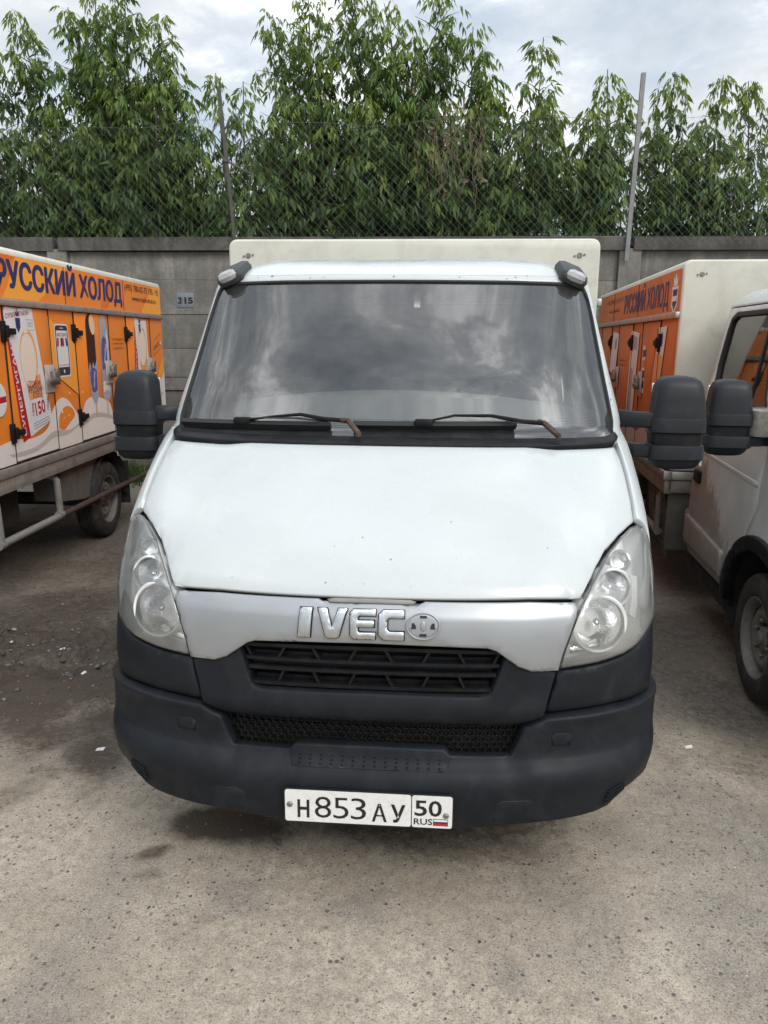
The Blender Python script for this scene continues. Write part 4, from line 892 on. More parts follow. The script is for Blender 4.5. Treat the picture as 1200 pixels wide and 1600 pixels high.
            lt = MB(); lt.box((sg*1.116, y1-.065, 1.50), (.006, .155, .20), bev=.002); lt.build('latch_plate', X['latchplate'], d)
            lt = MB(); lt.box((sg*1.135, y1-.03, 1.505), (.045, .07, .10), bev=.012); lt.box((sg*1.155, y1-.085, 1.488), (.022, .16, .035), bev=.010); lt.box((sg*1.13, y1+.028, 1.51), (.03, .05, .12), bev=.008); lt.build('latch', X['bolt'], d)
        # side guard and rear wheel surround
        g = MB(); xg = sg*1.06
        for y in (2.95, 3.88): g.tube([(sg*.78, y-.02, .755), (sg*.98, y-.01, .76), (sg*1.03, y-.005, .752), (xg, y, .72), (xg, y+.01, .60), (xg, y+.02, .44)], .027, 10)
        g.tube([(xg, 2.93, .447), (xg, 3.93, .435)], .027, 10); gd = g.build('side_guard', X['tubegrey'], t)
        for y in (2.965, 3.895): m = MB(); m.tube([(xg, y-.035, .446), (xg, y+.035, .444)], .031, 12); m.build('weld_collar', X['tubegrey'], gd)
        m = MB(); m.tube([(xg, 3.92, .434), (xg, 6.15, .405)], .024, 10); m.build('guard_rail', X['rust'], gd)
        m = MB(); m.prism([(4.02, .80), (4.04, .52), (4.46, .455), (4.56, .455)]+arc(5.0, .36, .44, 168, 115, 8), lambda a, b, d: (sg*d, a, b), (.80, 1.03)); fix_normals(m.build('splash_panel', X['plasticgrey'], t))
        m = MB(); V = [(sg*x, 5.0+.43*math.cos(R(a)), .36+.43*math.sin(R(a))) for a in range(-5, 181, 8) for x in (.72, 1.07)]
        m.add(V, [(2*i, 2*i+1, 2*i+3, 2*i+2) for i in range(len(V)//2-1)]); m.build('rear_arch', X['chassis'], t)
        m = MB(); m.box((sg*.9, 5.47, .42), (.34, .012, .42)); m.build('mud_flap', X['rubber'], t)
        m = MB(); m.box((sg*.36, 3.7, .60), (.08, 6.0, .17)); m.build('chassis_rail', X['chassis'], t)
    m = MB(); m.box((-.74, 3.45, .55), (.50, .80, .40), bev=.05); m.build('fuel_tank', X['chassis'], t)
    m = MB(); m.box((.70, 3.3, .60), (.40, .60, .30), bev=.03); m.build('battery_box', X['chassis'], t)
    m = MB(); m.tube([(-.8, 5.0, .345), (.8, 5.0, .345)], .06, 12); m.lathe([(.02, -.2), (.17, -.06), (.17, .06), (.02, .2)], (0, 5.0, .345), (1, 0, 0), 18); m.build('rear_axle', X['chassis'], t)
    m = MB(); m.tube([(-.8, 1.05, .32), (.8, 1.05, .32)], .045, 10); m.build('front_axle', X['chassis'], t)
    m = MB(); m.box((0, 1.35, .45), (.7, 1.2, .34), bev=.05); m.build('engine_tray', X['chassis'], t)
    for sg in (1, -1):
        m = MB(); m.box((sg*.9, 6.76, .80), (.22, .05, .10), bev=.015); m.build('tail_lamp', X['red'], t)
    return t

mat['tread'] = None; mat['markerplastic'] = M('sun_bleached_plastic', (.045, .047, .05), .6, spec=.3, var=.25, vs=18, dirt=(.12, .118, .112), dirt_amt=.4); mat['latchplate'] = M('bare_sheet_metal', (.52, .51, .48), .5, .25, var=.15, vs=14, dirt=(.2, .17, .14), dirt_amt=.5)
def tread_mat():
    m, n, l, b = newmat('tread_plate'); setc(b, (.33, .31, .27), .5, .45); co = objco(n)
    mp = n.new('ShaderNodeMapping'); mp.inputs['Rotation'].default_value = (R(45), 0, 0); mp.inputs['Scale'].default_value = (1, 28, 28); l.new(co, mp.inputs[0])
    c = n.new('ShaderNodeTexChecker'); c.inputs['Scale'].default_value = 1.; l.new(mp.outputs[0], c.inputs[0])
    f = noise(n, l, co, 9, 6, .6)
    base = ramp(n, l, f, [(.3, (.24, .22, .19)), (.7, (.42, .40, .36))]); l.new(mixc(n, l, math_(n, l, 'MULTIPLY', c.outputs['Fac'], .25), base, (.20, .18, .155)), b.inputs['Base Color'])
    bump(n, l, b, c.outputs['Fac'], .5, .004); return m
mat['tread'] = tread_mat()
mat['plasticgrey'] = M('dusty_grey_plastic', (.10, .095, .085), .7, var=.2, vs=7, dirt=(.17, .15, .12), dirt_amt=.6)

def tree_of(o):
    r = [o]
    for c in o.children: r += tree_of(c)
    return r
def copy_tree(o, parent=None, skip=()):
    if o.name.split('.')[0] in skip: return None
    c = o.copy(); C.objects.link(c); c.parent = parent
    for k in list(o.children): copy_tree(k, c, skip)
    return c
truck = make_truck()
truck['label'] = 'white box truck parked in the middle, dark bumper and bare plate 853 at its nose'; truck['group'] = 'box trucks parked in a row'
truckL = copy_tree(truck, None, ('licence_plate',)); truckL.location = (-3.574, -.406, 0); truckL.rotation_euler = (0, 0, R(3.6))
truckL['label'] = 'box truck with bright orange ice cream adverts along its locker doors, side guard tube below'
truckR = copy_tree(truck, None, ('licence_plate',)); truckR.location = (2.735, .68, -.045); truckR.rotation_euler = (0, 0, R(-3.4))
truckR['label'] = 'white truck with mud splashed cab door, taped mirror arm and faded orange side panels'

# --- printed advert on the left-hand truck (its +x flank)
def find(root, name): return [o for o in root.children if o.name.split('.')[0] == name]
def sub(root, mt, *names):
    for o in tree_of(root):
        if o.type == 'MESH' and o.name.split('.')[0] in names:
            o.data = o.data.copy(); o.data.materials.clear(); o.data.materials.append(mat[mt])
def advert(root, sg):
    wrap = [o for o in find(root, 'side_wrap') if (o.data.vertices[0].co.x > 0) == (sg > 0)][0]
    def dec(name, poly, mt, lay=0, par=wrap):
        p = [tuple(x) for x in poly]; z = (.0016 if min(q[1] for q in p) >= 2.02 else .0070)+.0005*lay; f = box_f(sg, z)
        if sg < 0: p = [(-a, b) for a, b in p]
        res = geometry.tessellate_polygon([[Vector((a, b, 0)) for a, b in p]])
        o = mesh_obj(name, f(np.array(p)), res, mat[mt], par, False)
        if (o.data.polygons[0].normal.x > 0) != (sg > 0): o.data.flip_normals()
        return o
    def txt(name, s, a, b, c, d, mt, bold=.0, lay=1, ang=0., par=wrap, piv=None, fat=0.):
        f0 = box_f(sg, (.0016 if c >= 2.02 else .0070)+.0005*lay); p0 = np.array([(a+b)/2 if piv is None else piv[0], (c+d)/2 if piv is None else piv[1]]); ca, sa = math.cos(ang), math.sin(ang)
        def f(P): q = P-p0; return f0(np.stack([p0[0]+q[:, 0]*ca-q[:, 1]*sa, p0[1]+q[:, 0]*sa+q[:, 1]*ca], 1))
        return text(name, s, f, a, b, c, d, mat[mt], par, bold, fat=fat)
    return dec, txt, wrap
def ell(cx, cy, a, b, n=24, ang=0., t0=0, t1=360):
    o = []
    for k in range(n if t1-t0 >= 360 else n+1):
        t = R(t0+(t1-t0)*k/n); x, y = a*math.cos(t), b*math.sin(t); o.append((cx+x*math.cos(ang)-y*math.sin(ang), cy+x*math.sin(ang)+y*math.cos(ang)))
    return o
def smooth(pts, n=6):
    p = np.asarray(pts, float); o = []
    for i in range(len(p)-1):
        a, b, c, d = p[max(i-1, 0)], p[i], p[i+1], p[min(i+2, len(p)-1)]
        for k in range(n):
            t = k/n; o.append(tuple(.5*((2*b)+(c-a)*t+(2*a-5*b+4*c-d)*t*t+(3*b-a-3*c+d)*t**3)))
    return o+[tuple(p[-1])]
def quad_print(q):      # maps unit square to a quad: bl, br, tr, tl
    q = [np.array(x) for x in q]; return lambda x, y: tuple((1-x)*(1-y)*q[0]+x*(1-y)*q[1]+x*y*q[2]+(1-x)*y*q[3])

dec, txt, wrapL = advert(truckL, 1)
Z0 = .962
dec('yellow_flash', [(2.68, 2.05), (2.9, 2.05), (3.45, 2.325), (2.68, 2.325)], 'amberprint', 0)
dec('yellow_flash', [(3.30, 2.12), (3.45, 2.325), (4.3, 2.325), (3.75, 2.05), (3.22, 2.05)], 'yellow', 0)
dec('yellow_flash', [(6.05, 2.05), (6.45, 2.325), (6.715, 2.325), (6.715, 2.05)], 'yellow', 0)
dec('yellow_flash', [(4.95, 2.05), (5.1, 2.05), (5.45, 2.325), (5.15, 2.325)], 'amberprint', 0)
dec('yellow_flash', [(3.86, 1.55), (4.32, 1.35), (4.32, 1.75), (3.86, 1.95)], 'yellow', 0)
dec('yellow_flash', [(6.30, 1.0), (6.715, 1.0), (6.715, 1.62), (6.5, 1.45)], 'yellow', 0)
txt('title', 'РУССКИЙ ХОЛОД', 3.175, 5.50, 2.122, 2.296, 'navy', .0, 2, fat=.013)
txt('phone_number', '(495) 780-02-75 / 85 / 95', 5.60, 6.66, 2.245, 2.305, 'brownink', .0, 1, fat=.0025)
txt('web_address', 'www.rusholod.ru', 5.80, 6.56, 2.155, 2.205, 'brownink', .0, 1, fat=.003)
# milk splash along the lower edge
wave = smooth([(2.69, 1.05), (2.95, 1.10), (3.2, 1.12), (3.45, 1.10), (3.70, 1.14), (3.83, 1.28), (3.98, 1.345), (4.12, 1.31), (4.27, 1.20), (4.36, 1.20), (4.46, 1.285), (4.60, 1.31), (4.80, 1.285), (4.98, 1.24), (5.08, 1.12), (5.3, 1.10), (5.6, 1.13), (5.9, 1.16), (6.15, 1.22), (6.4, 1.30), (6.6, 1.36), (6.715, 1.44)], 7)
dec('milk_wave', [(2.69, Z0)]+wave+[(6.715, Z0)], 'milk', 1)
dec('milk_curl', smooth([(3.90, 1.12), (3.93, 1.22), (4.05, 1.275), (4.17, 1.25), (4.21, 1.19), (4.10, 1.14), (4.0, 1.10), (3.90, 1.12)], 6)[:-1], 'orange', 2)
for pts in ([(3.1, 1.03), (3.5, 1.035), (3.75, 1.10), (3.88, 1.11), (4.1, 1.09), (4.32, 1.13), (4.30, 1.11), (4.05, 1.055), (3.8, 1.06), (3.5, 1.0), (3.2, 1.0), (3.1, 1.03)], [(4.36, 1.12), (4.6, 1.17), (4.85, 1.15), (5.06, 1.10), (5.05, 1.08), (4.8, 1.12), (4.6, 1.13), (4.38, 1.09), (4.36, 1.12)], [(5.4, 1.03), (5.8, 1.08), (6.2, 1.12), (6.6, 1.22), (6.6, 1.19), (6.2, 1.08), (5.8, 1.04), (5.4, 1.0), (5.4, 1.03)]):
    dec('milk_fold', smooth(pts, 5)[:-1], 'milkgrey', 2)
for y, z, r in ((4.14, 1.37, .010), (3.98, 1.24, .012), (4.40, 1.36, .009), (4.10, 1.20, .008), (4.02, 1.19, .007), (6.35, 1.52, .016), (6.30, 1.40, .010), (6.62, 1.75, .02)): dec('milk_drop', ell(y, z, r, r*1.1, 12), 'milk', 3)
dec('milk_splash', smooth([(6.05, 1.33), (6.2, 1.40), (6.34, 1.42), (6.46, 1.48), (6.36, 1.38), (6.2, 1.31), (6.05, 1.33)], 5)[:-1], 'milk', 2)
# ice cream carton
def carton(bl, br, tr, tl, full):
    Q = quad_print([bl, br, tr, tl]); q = lambda *p: [Q(*a) for a in p]
    dec('carton', q((0, 0), (1, 0), (1.02, 1), (.9, 1.015), (.5, 1.0), (.1, 1.03), (0, 1)), 'pack', 2)
    dec('carton_stripe', q((0, .0), (.24, 0), (.20, .5), (.02, .93), (0, .9)), 'red', 3)
    ang = math.atan2(tl[1]-bl[1], tl[0]-bl[0]); L_ = math.hypot(tl[0]-bl[0], tl[1]-bl[1]); c = Q(.10, .42); h = .020*(1 if full else .8)
    txt('carton_text', 'СУПЕРГИГАНТ', c[0]-L_*.38, c[0]+L_*.38, c[1]-h, c[1]+h, 'pack', .02, 4, ang)
    p = Q(.60, .60); e = ell(0, 0, .135, .20, 26); ww = br[0]-bl[0]; e = [(p[0]+x*ww/.5*(1.0), p[1]+y) for x, y in e]; dec('scoop_shadow', e, 'tan', 3)
    dec('scoop', [(p[0]+(x-.010)*ww/.5*.9, p[1]+y*.90-.01) for x, y in ell(0, 0, .135, .20, 26)], 'cone', 4)
    dec('scoop_tip', [(p[0]-.045, p[1]+.17), (p[0]-.02, p[1]+.26), (p[0]+.03, p[1]+.18)], 'cone', 4)
    dec('cone', q((.40, .22), (.82, .22), (.88, .44), (.36, .44)), 'tan', 3)
    s = Q(.44, .90); dec('crest', [(s[0]-.035, s[1]+.03), (s[0]+.035, s[1]+.03), (s[0]+.032, s[1]-.03), (s[0], s[1]-.07), (s[0]-.032, s[1]-.03)], 'navy', 4)
    dec('crest_crown', [(s[0]-.022, s[1]+.04), (s[0]-.03, s[1]+.085), (s[0]-.01, s[1]+.06), (s[0], s[1]+.1), (s[0]+.01, s[1]+.06), (s[0]+.03, s[1]+.085), (s[0]+.022, s[1]+.04)], 'navy', 4)
    if full:
        a = Q(.84, .86); txt('standard_mark', 'ГОСТ', a[0]-.04, a[0]+.05, a[1]-.012, a[1]+.018, 'inkgrey', .004, 4)
        for sx, sz in ((0, .035), (0, -.035)): dec('mark_line', [(a[0]-.055, a[1]+sz), (a[0]+.065, a[1]+sz), (a[0]+.065, a[1]+sz+.003), (a[0]-.055, a[1]+sz+.003)], 'inkgrey', 4)
        a = Q(.62, .385); txt('carton_text', 'ПЛОМБИР', a[0]-.09, a[0]+.10, a[1]-.018, a[1]+.022, 'red', .02, 5, -.02)
        a = Q(.62, .335); txt('carton_text', 'РУССКИЙ', a[0]-.10, a[0]+.11, a[1]-.022, a[1]+.022, 'navy', .02, 5, -.02)
        a = Q(.64, .28); txt('carton_text', 'ХОЛОД', a[0]-.07, a[0]+.09, a[1]-.016, a[1]+.018, 'red', .02, 5, -.02)
        a = Q(.63, .175); dec('weight_box', [(a[0]-.125, a[1]-.075), (a[0]+.15, a[1]-.035), (a[0]+.15, a[1]+.085), (a[0]-.125, a[1]+.06)], 'pack', 5)
        txt('weight_text', '150', a[0]-.06, a[0]+.10, a[1]-.045, a[1]+.055, 'red', .03, 6, .12)
        txt('weight_text', 'ГРАММ', a[0]+.10, a[0]+.20, a[1]+.01, a[1]+.04, 'navy', .02, 6, 1.45)
        txt('weight_text', '+50%', a[0]-.145, a[0]-.045, a[1]-.02, a[1]+.012, 'red', .03, 6, 1.55)
        for k in range(3): b_ = Q(.62, .07-.022*k); dec('small_print', [(b_[0]-.12, b_[1]-.02), (b_[0]+.14, b_[1]+.014), (b_[0]+.14, b_[1]+.019), (b_[0]-.12, b_[1]-.015)], 'inkgrey', 5)
carton((3.315, 1.085), (3.80, 1.20), (3.60, 2.0), (3.20, 1.965), True)
txt('carton_text', 'СУПЕР СТАКАН', 3.22, 3.56, 1.935, 1.965, 'red', .01, 5, .10)
carton((5.72, 1.30), (6.20, 1.36), (6.16, 1.965), (5.80, 1.97), False)
dec('carton_corner', [(5.80, 1.975), (5.80, 2.06), (5.87, 1.99)], 'pack', 2)
# phone advert
dec('phone_edge', rounded([(3.955, 1.50), (4.205, 1.50), (4.205, 1.90), (3.955, 1.90)], .04, 4), 'pack', 2)
dec('phone_body', rounded([(3.967, 1.512), (4.193, 1.512), (4.193, 1.888), (3.967, 1.888)], .034, 4), 'phone', 3)
dec('phone_screen', [(3.982, 1.575), (4.178, 1.575), (4.178, 1.85), (3.982, 1.85)], 'pack', 4)
txt('phone_text', 'МАГАЗИН', 3.995, 4.165, 1.805, 1.832, 'navy', .02, 5)
for k in range(6):
    a = 3.982+.0327*k; dec('awning_stripe', [(a, 1.745), (a+.0327, 1.745), (a+.0327*.9+.012*(2.5-k)/2.5*.8, 1.795), (a+.012*(2.5-k)/2.5*.8, 1.795)], ('red', 'pack', 'navy')[k % 3], 5)
    dec('awning_scallop', ell(a+.0163, 1.745, .0163, .016, 8, 0, 180, 360), ('red', 'pack', 'navy')[k % 3], 5)
txt('phone_text', 'магазин', 3.995, 4.165, 1.585, 1.60, 'red', .0, 5)
dec('phone_button', ell(4.08, 1.543, .014, .014, 14), 'pack', 4); dec('phone_speaker', [(4.05, 1.866), (4.11, 1.866), (4.11, 1.871), (4.05, 1.871)], 'pack', 4)
# choc ice and foil wrapper
cap = lambda cx, w_, z0, z1: [(cx-w_, z0), (cx+w_, z0)]+ell(cx, z1-w_*1.1, w_, w_*1.1, 12, 0, 0, 180)
dec('choc_ice', cap(4.655, .092, 1.50, 2.0), 'choc', 2); dec('choc_bite', ell(4.70, 1.905, .055, .085, 18, .3), 'vanilla', 3)
dec('choc_wrapper', [(4.56, 1.52), (4.60, 1.60), (4.63, 1.54), (4.67, 1.60), (4.70, 1.55), (4.755, 1.62), (4.745, 1.30), (4.70, 1.245), (4.64, 1.25), (4.585, 1.32)], 'packgrey', 3)
dec('wrapper_print', [(4.585, 1.51), (4.64, 1.56), (4.735, 1.53), (4.73, 1.36), (4.66, 1.34), (4.605, 1.36)], 'violet', 4)
dec('foil_pack', [(4.855, 1.30), (4.90, 1.255), (4.99, 1.25), (5.05, 1.31), (5.06, 1.86), (5.02, 1.95), (4.985, 1.985), (4.92, 1.985), (4.875, 1.93), (4.865, 1.80)], 'packgrey', 2)
dec('foil_glint', [(5.00, 1.32), (5.04, 1.36), (5.045, 1.8), (5.01, 1.86)], 'pack', 3)
dec('foil_print', [(4.875, 1.52), (5.035, 1.55), (5.035, 1.72), (5.0, 1.79), (4.95, 1.815), (4.90, 1.78), (4.878, 1.68)], 'violet', 3)
dec('foil_base', [(4.87, 1.33), (5.04, 1.36), (5.035, 1.44), (4.87, 1.42)], 'pack', 3)
txt('wrapper_text', 'пломбир', 4.87, 5.05, 1.645, 1.685, 'pack', .02, 5, 1.2); txt('wrapper_text', 'пломбир', 4.60, 4.74, 1.44, 1.47, 'pack', .02, 5, 1.35)
for y in (4.675, 4.94): dec('stick', [(y-.018, 1.13), (y+.018, 1.14), (y+.015, 1.26), (y-.015, 1.26)], 'wood', 3)
for s, z in (('Не теряйтесь', 1.78), ('на нашем сайте', 1.742), ('rusholod.ru', 1.70)): txt('web_text', s, 5.18, 5.46, z, z+.020, 'brownink', .006, 2)
txt('standard_mark', 'ГОСТ', 6.40, 6.60, 1.70, 1.745, 'brownink', .008, 2, .32)
for a, b in (((6.37, 1.61), (6.64, 1.70)), ((6.64, 1.70), (6.64, 1.85)), ((6.64, 1.85), (6.37, 1.76)), ((6.37, 1.76), (6.37, 1.61))): dec('mark_line', [a, b, (b[0]+.004, b[1]+.006), (a[0]+.004, a[1]+.006)], 'brownink', 2)
dec('round_badge', ell(3.04, 1.40, .10, .11, 24), 'pack', 2); dec('badge_band', [(2.96, 1.37), (3.135, 1.38), (3.135, 1.42), (2.96, 1.41)], 'red', 3)

# --- faded advert on the right-hand truck (its -x flank)
sub(truckR, 'orangedirt', 'side_wrap', 'locker_door')
decL = dec
dec, txt, wrapR = advert(truckR, -1)
def rtxt(name, s, ya, yb, z0, z1, mt, bold, lay=1, fat=0.): return txt(name, s, -ya, -yb, z0, z1, mt, bold, lay, fat=fat)
rtxt('title', 'РУССКИЙ ХОЛОД', 4.92, 3.04, 2.100, 2.268, 'navy', .0, 2, .007)
rtxt('phone_number', '(495) 780-02-75 / 85 / 95', 6.05, 5.02, 2.225, 2.275, 'brownink', .004); rtxt('web_address', 'www.rusholod.ru', 5.9, 5.2, 2.135, 2.175, 'brownink', .01)
dec('shield', [(2.93, 2.22), (2.745, 2.22), (2.75, 2.09), (2.84, 2.03), (2.925, 2.09)], 'pack', 2)
dec('shield_field', [(2.905, 2.20), (2.77, 2.20), (2.775, 2.105), (2.84, 2.055), (2.90, 2.105)], 'navy', 3)
dec('shield_band', [(2.90, 2.155), (2.775, 2.155), (2.777, 2.12), (2.898, 2.12)], 'pack', 4)
dec('shield_crown', [(2.89, 2.225), (2.91, 2.295), (2.87, 2.26), (2.838, 2.315), (2.805, 2.26), (2.765, 2.295), (2.785, 2.225)], 'pack', 2)
dec('carton', [(4.41, 1.18), (4.09, 1.22), (4.01, 1.915), (4.40, 1.94)], 'pack', 1); dec('carton_window', [(4.34, 1.78), (4.08, 1.77), (4.07, 1.88), (4.34, 1.90)], 'packgrey', 2)
dec('carton_spoon', ell(4.2, 1.70, .05, .07, 16), 'pack', 3); dec('carton_band', [(4.39, 1.15), (4.20, 1.18), (4.20, 1.60), (4.32, 1.62)], 'packgrey', 2)
dec('ad_pill', rounded([(3.80, 1.42), (3.66, 1.43), (3.70, 1.80), (3.80, 1.82)], .02, 3), 'pack', 1)
for k in range(4): dec('pill_mark', [(3.79, 1.46+.085*k), (3.675, 1.47+.085*k), (3.685, 1.53+.085*k), (3.79, 1.52+.085*k)], 'phone' if k != 2 else 'amberprint', 2)
dec('carton', [(3.43, 1.50), (3.10, 1.50), (2.97, 1.955), (3.28, 1.945)], 'pack', 1); dec('carton_cone', [(3.38, 1.50), (3.14, 1.50), (3.05, 1.74), (3.27, 1.76)], 'tan', 2)
dec('carton_stripe', [(3.43, 1.50), (3.38, 1.50), (3.24, 1.94), (3.28, 1.945)], 'red', 2); dec('carton_crest', ell(3.12, 1.86, .04, .055, 12), 'navy', 2)
dec('carton', [(5.6, 1.55), (5.2, 1.5), (5.08, 1.92), (5.45, 1.94)], 'pack', 1); dec('carton_crest', ell(5.25, 1.82, .05, .06, 12), 'inkgrey', 2)
for s, z in (('rusholod.ru', 1.62), ('на нашем сайте', 1.66)): rtxt('web_text', s, 4.95, 4.6, z, z+.02, 'brownink', .0)
dec('milk_wave', [(6.7, Z0), (6.7, 1.25)]+smooth([(6.4, 1.2), (5.9, 1.1), (5.3, 1.18), (4.9, 1.1), (4.4, 1.16), (3.9, 1.10), (3.5, 1.17), (3.0, 1.08), (2.69, 1.1)], 5)+[(2.69, Z0)], 'milkgrey', 1)
# perforated guard plate and muddy cab flank
sub(truckR, 'whitedirt', 'door', 'side_moulding', 'swage_line', 'wing_flank', 'corner_moulding')
def slot(y, z): return [(y, z), (y+.085, z+.03), (y+.085, z+.052), (y, z+.022)]
o = sheet('perforated_plate', [(2.80, .26), (3.40, .26), (3.40, .745), (2.80, .745)], lambda P, D: np.stack([-1.06+.10*(.745-P[:, 1])+D, P[:, 0], P[:, 1]], 1), mat['plasticgrey'], truckR, [slot(2.84+.13*i, .30+.062*j) for i in range(4) for j in range(7)], .05, 0, .006)
m = MB(); m.box((-.78, 2.72, .58), (.56, .03, .44), bev=.01); m.build('engine_shield', mat['plasticgrey'], truckR)
mrr = [o for o in find(truckR, 'wing_mirror') if o.children[0].data.vertices[0].co.x < 0][0]
mrr.scale.x = 1.; mrr.location.x = -.03
m = MB(); ringloft(m, [(1.39, -1.06, -.93, 1.02, 1.19), (1.40, -1.065, -.925, 1.015, 1.195), (1.515, -1.06, -.93, 1.015, 1.195), (1.525, -1.05, -.94, 1.03, 1.18)], 20, 3.); m.build('tape_wrap', mat['tape'], mrr)

# ------------------------------------------------------------------ trees behind the wall (box elders with drooping compound leaves)
def leaf_mats():
    m, n, l, b = newmat('leaf'); n.remove(b); o = n['Material Output']
    a = n.new('ShaderNodeVertexColor'); a.layer_name = 'tint'; sp = n.new('ShaderNodeSeparateColor'); l.new(a.outputs['Color'], sp.inputs[0])
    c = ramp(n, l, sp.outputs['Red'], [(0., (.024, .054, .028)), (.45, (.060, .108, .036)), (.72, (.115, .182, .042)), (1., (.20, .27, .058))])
    df = n.new('ShaderNodeBsdfPrincipled'); df.inputs['Roughness'].default_value = .42; df.inputs['Specular IOR Level'].default_value = .25; l.new(c, df.inputs['Base Color'])
    tr = n.new('ShaderNodeBsdfTranslucent'); l.new(mixc(n, l, .55, c, (.16, .24, .03)), tr.inputs[0])
    mx = n.new('ShaderNodeMixShader'); mx.inputs[0].default_value = .38; l.new(df.outputs[0], mx.inputs[1]); l.new(tr.outputs[0], mx.inputs[2]); l.new(mx.outputs[0], o.inputs[0]); return m
mat['leaf'] = leaf_mats()
mat['bark'] = M('bark', (.085, .075, .065), .85, var=.3, vs=15, bmp=.4, bs=60)
def leaf_template(rr):
    """One compound leaf: a drooping stalk with two or three pairs of leaflets and one at the end."""
    V = []; F = []
    Ls = rr.uniform(.19, .24); n = 3 if rr.random() < .8 else 2
    def at(s): return np.array([Ls*s*(1-.25*s), 0, .02*s-.11*s*s])
    def leaflet(o, dr, ln, wd):
        d = np.array(dr, float); d /= np.linalg.norm(d); up = np.array([0, 0, 1.]); sd = np.cross(d, up); sd /= np.linalg.norm(sd)+1e-9; nn = np.cross(sd, d)
        k = len(V); dro = np.array([0, 0, -ln*.22])
        V.extend([o, o+d*ln*.38+sd*wd*.5+nn*wd*.16, o+d*ln+dro, o+d*ln*.38-sd*wd*.5+nn*wd*.16, o+d*ln*.42-nn*wd*.06+dro*.15])
        F.extend([(k, k+1, k+4), (k+1, k+2, k+4), (k+2, k+3, k+4), (k+3, k, k+4)])
    for i in range(n):
        s = .45+.42*i/max(1, n-1) if n > 1 else .6; o = at(s)
        for sgn in (1, -1): leaflet(o, (.40+rr.uniform(-.1, .1), sgn*(.55+rr.uniform(-.1, .1)), -.85+rr.uniform(-.25, .15)), rr.uniform(.095, .13), rr.uniform(.030, .042))
    leaflet(at(1), (.7, rr.uniform(-.15, .15), -.85), rr.uniform(.11, .15), rr.uniform(.034, .046))
    k = len(V); a, c = at(0), at(1); V.extend([a+[0, .0025, 0], a-[0, .0025, 0], c]); F.append((k, k+1, k+2))
    return np.array(V), np.array(F)
_rr = random.Random(3); LT = [leaf_template(_rr) for _ in range(7)]
def fast_mesh(name, V, F, mats, tint=None):
    me = bpy.data.meshes.new(name); me.vertices.add(len(V)); me.vertices.foreach_set('co', V.astype(np.float32).ravel())
    me.loops.add(F.size); me.loops.foreach_set('vertex_index', F.astype(np.int32).ravel()); me.polygons.add(len(F)); me.polygons.foreach_set('loop_start', np.arange(0, F.size, 3, dtype=np.int32))
    me.update(calc_edges=True); me.materials.append(mats)
    if tint is not None:
        c = np.stack([tint, tint, tint, np.ones_like(tint)], 1).astype(np.float32); a = me.color_attributes.new('tint', 'FLOAT_COLOR', 'POINT'); a.data.foreach_set('color', c.ravel())
    return me
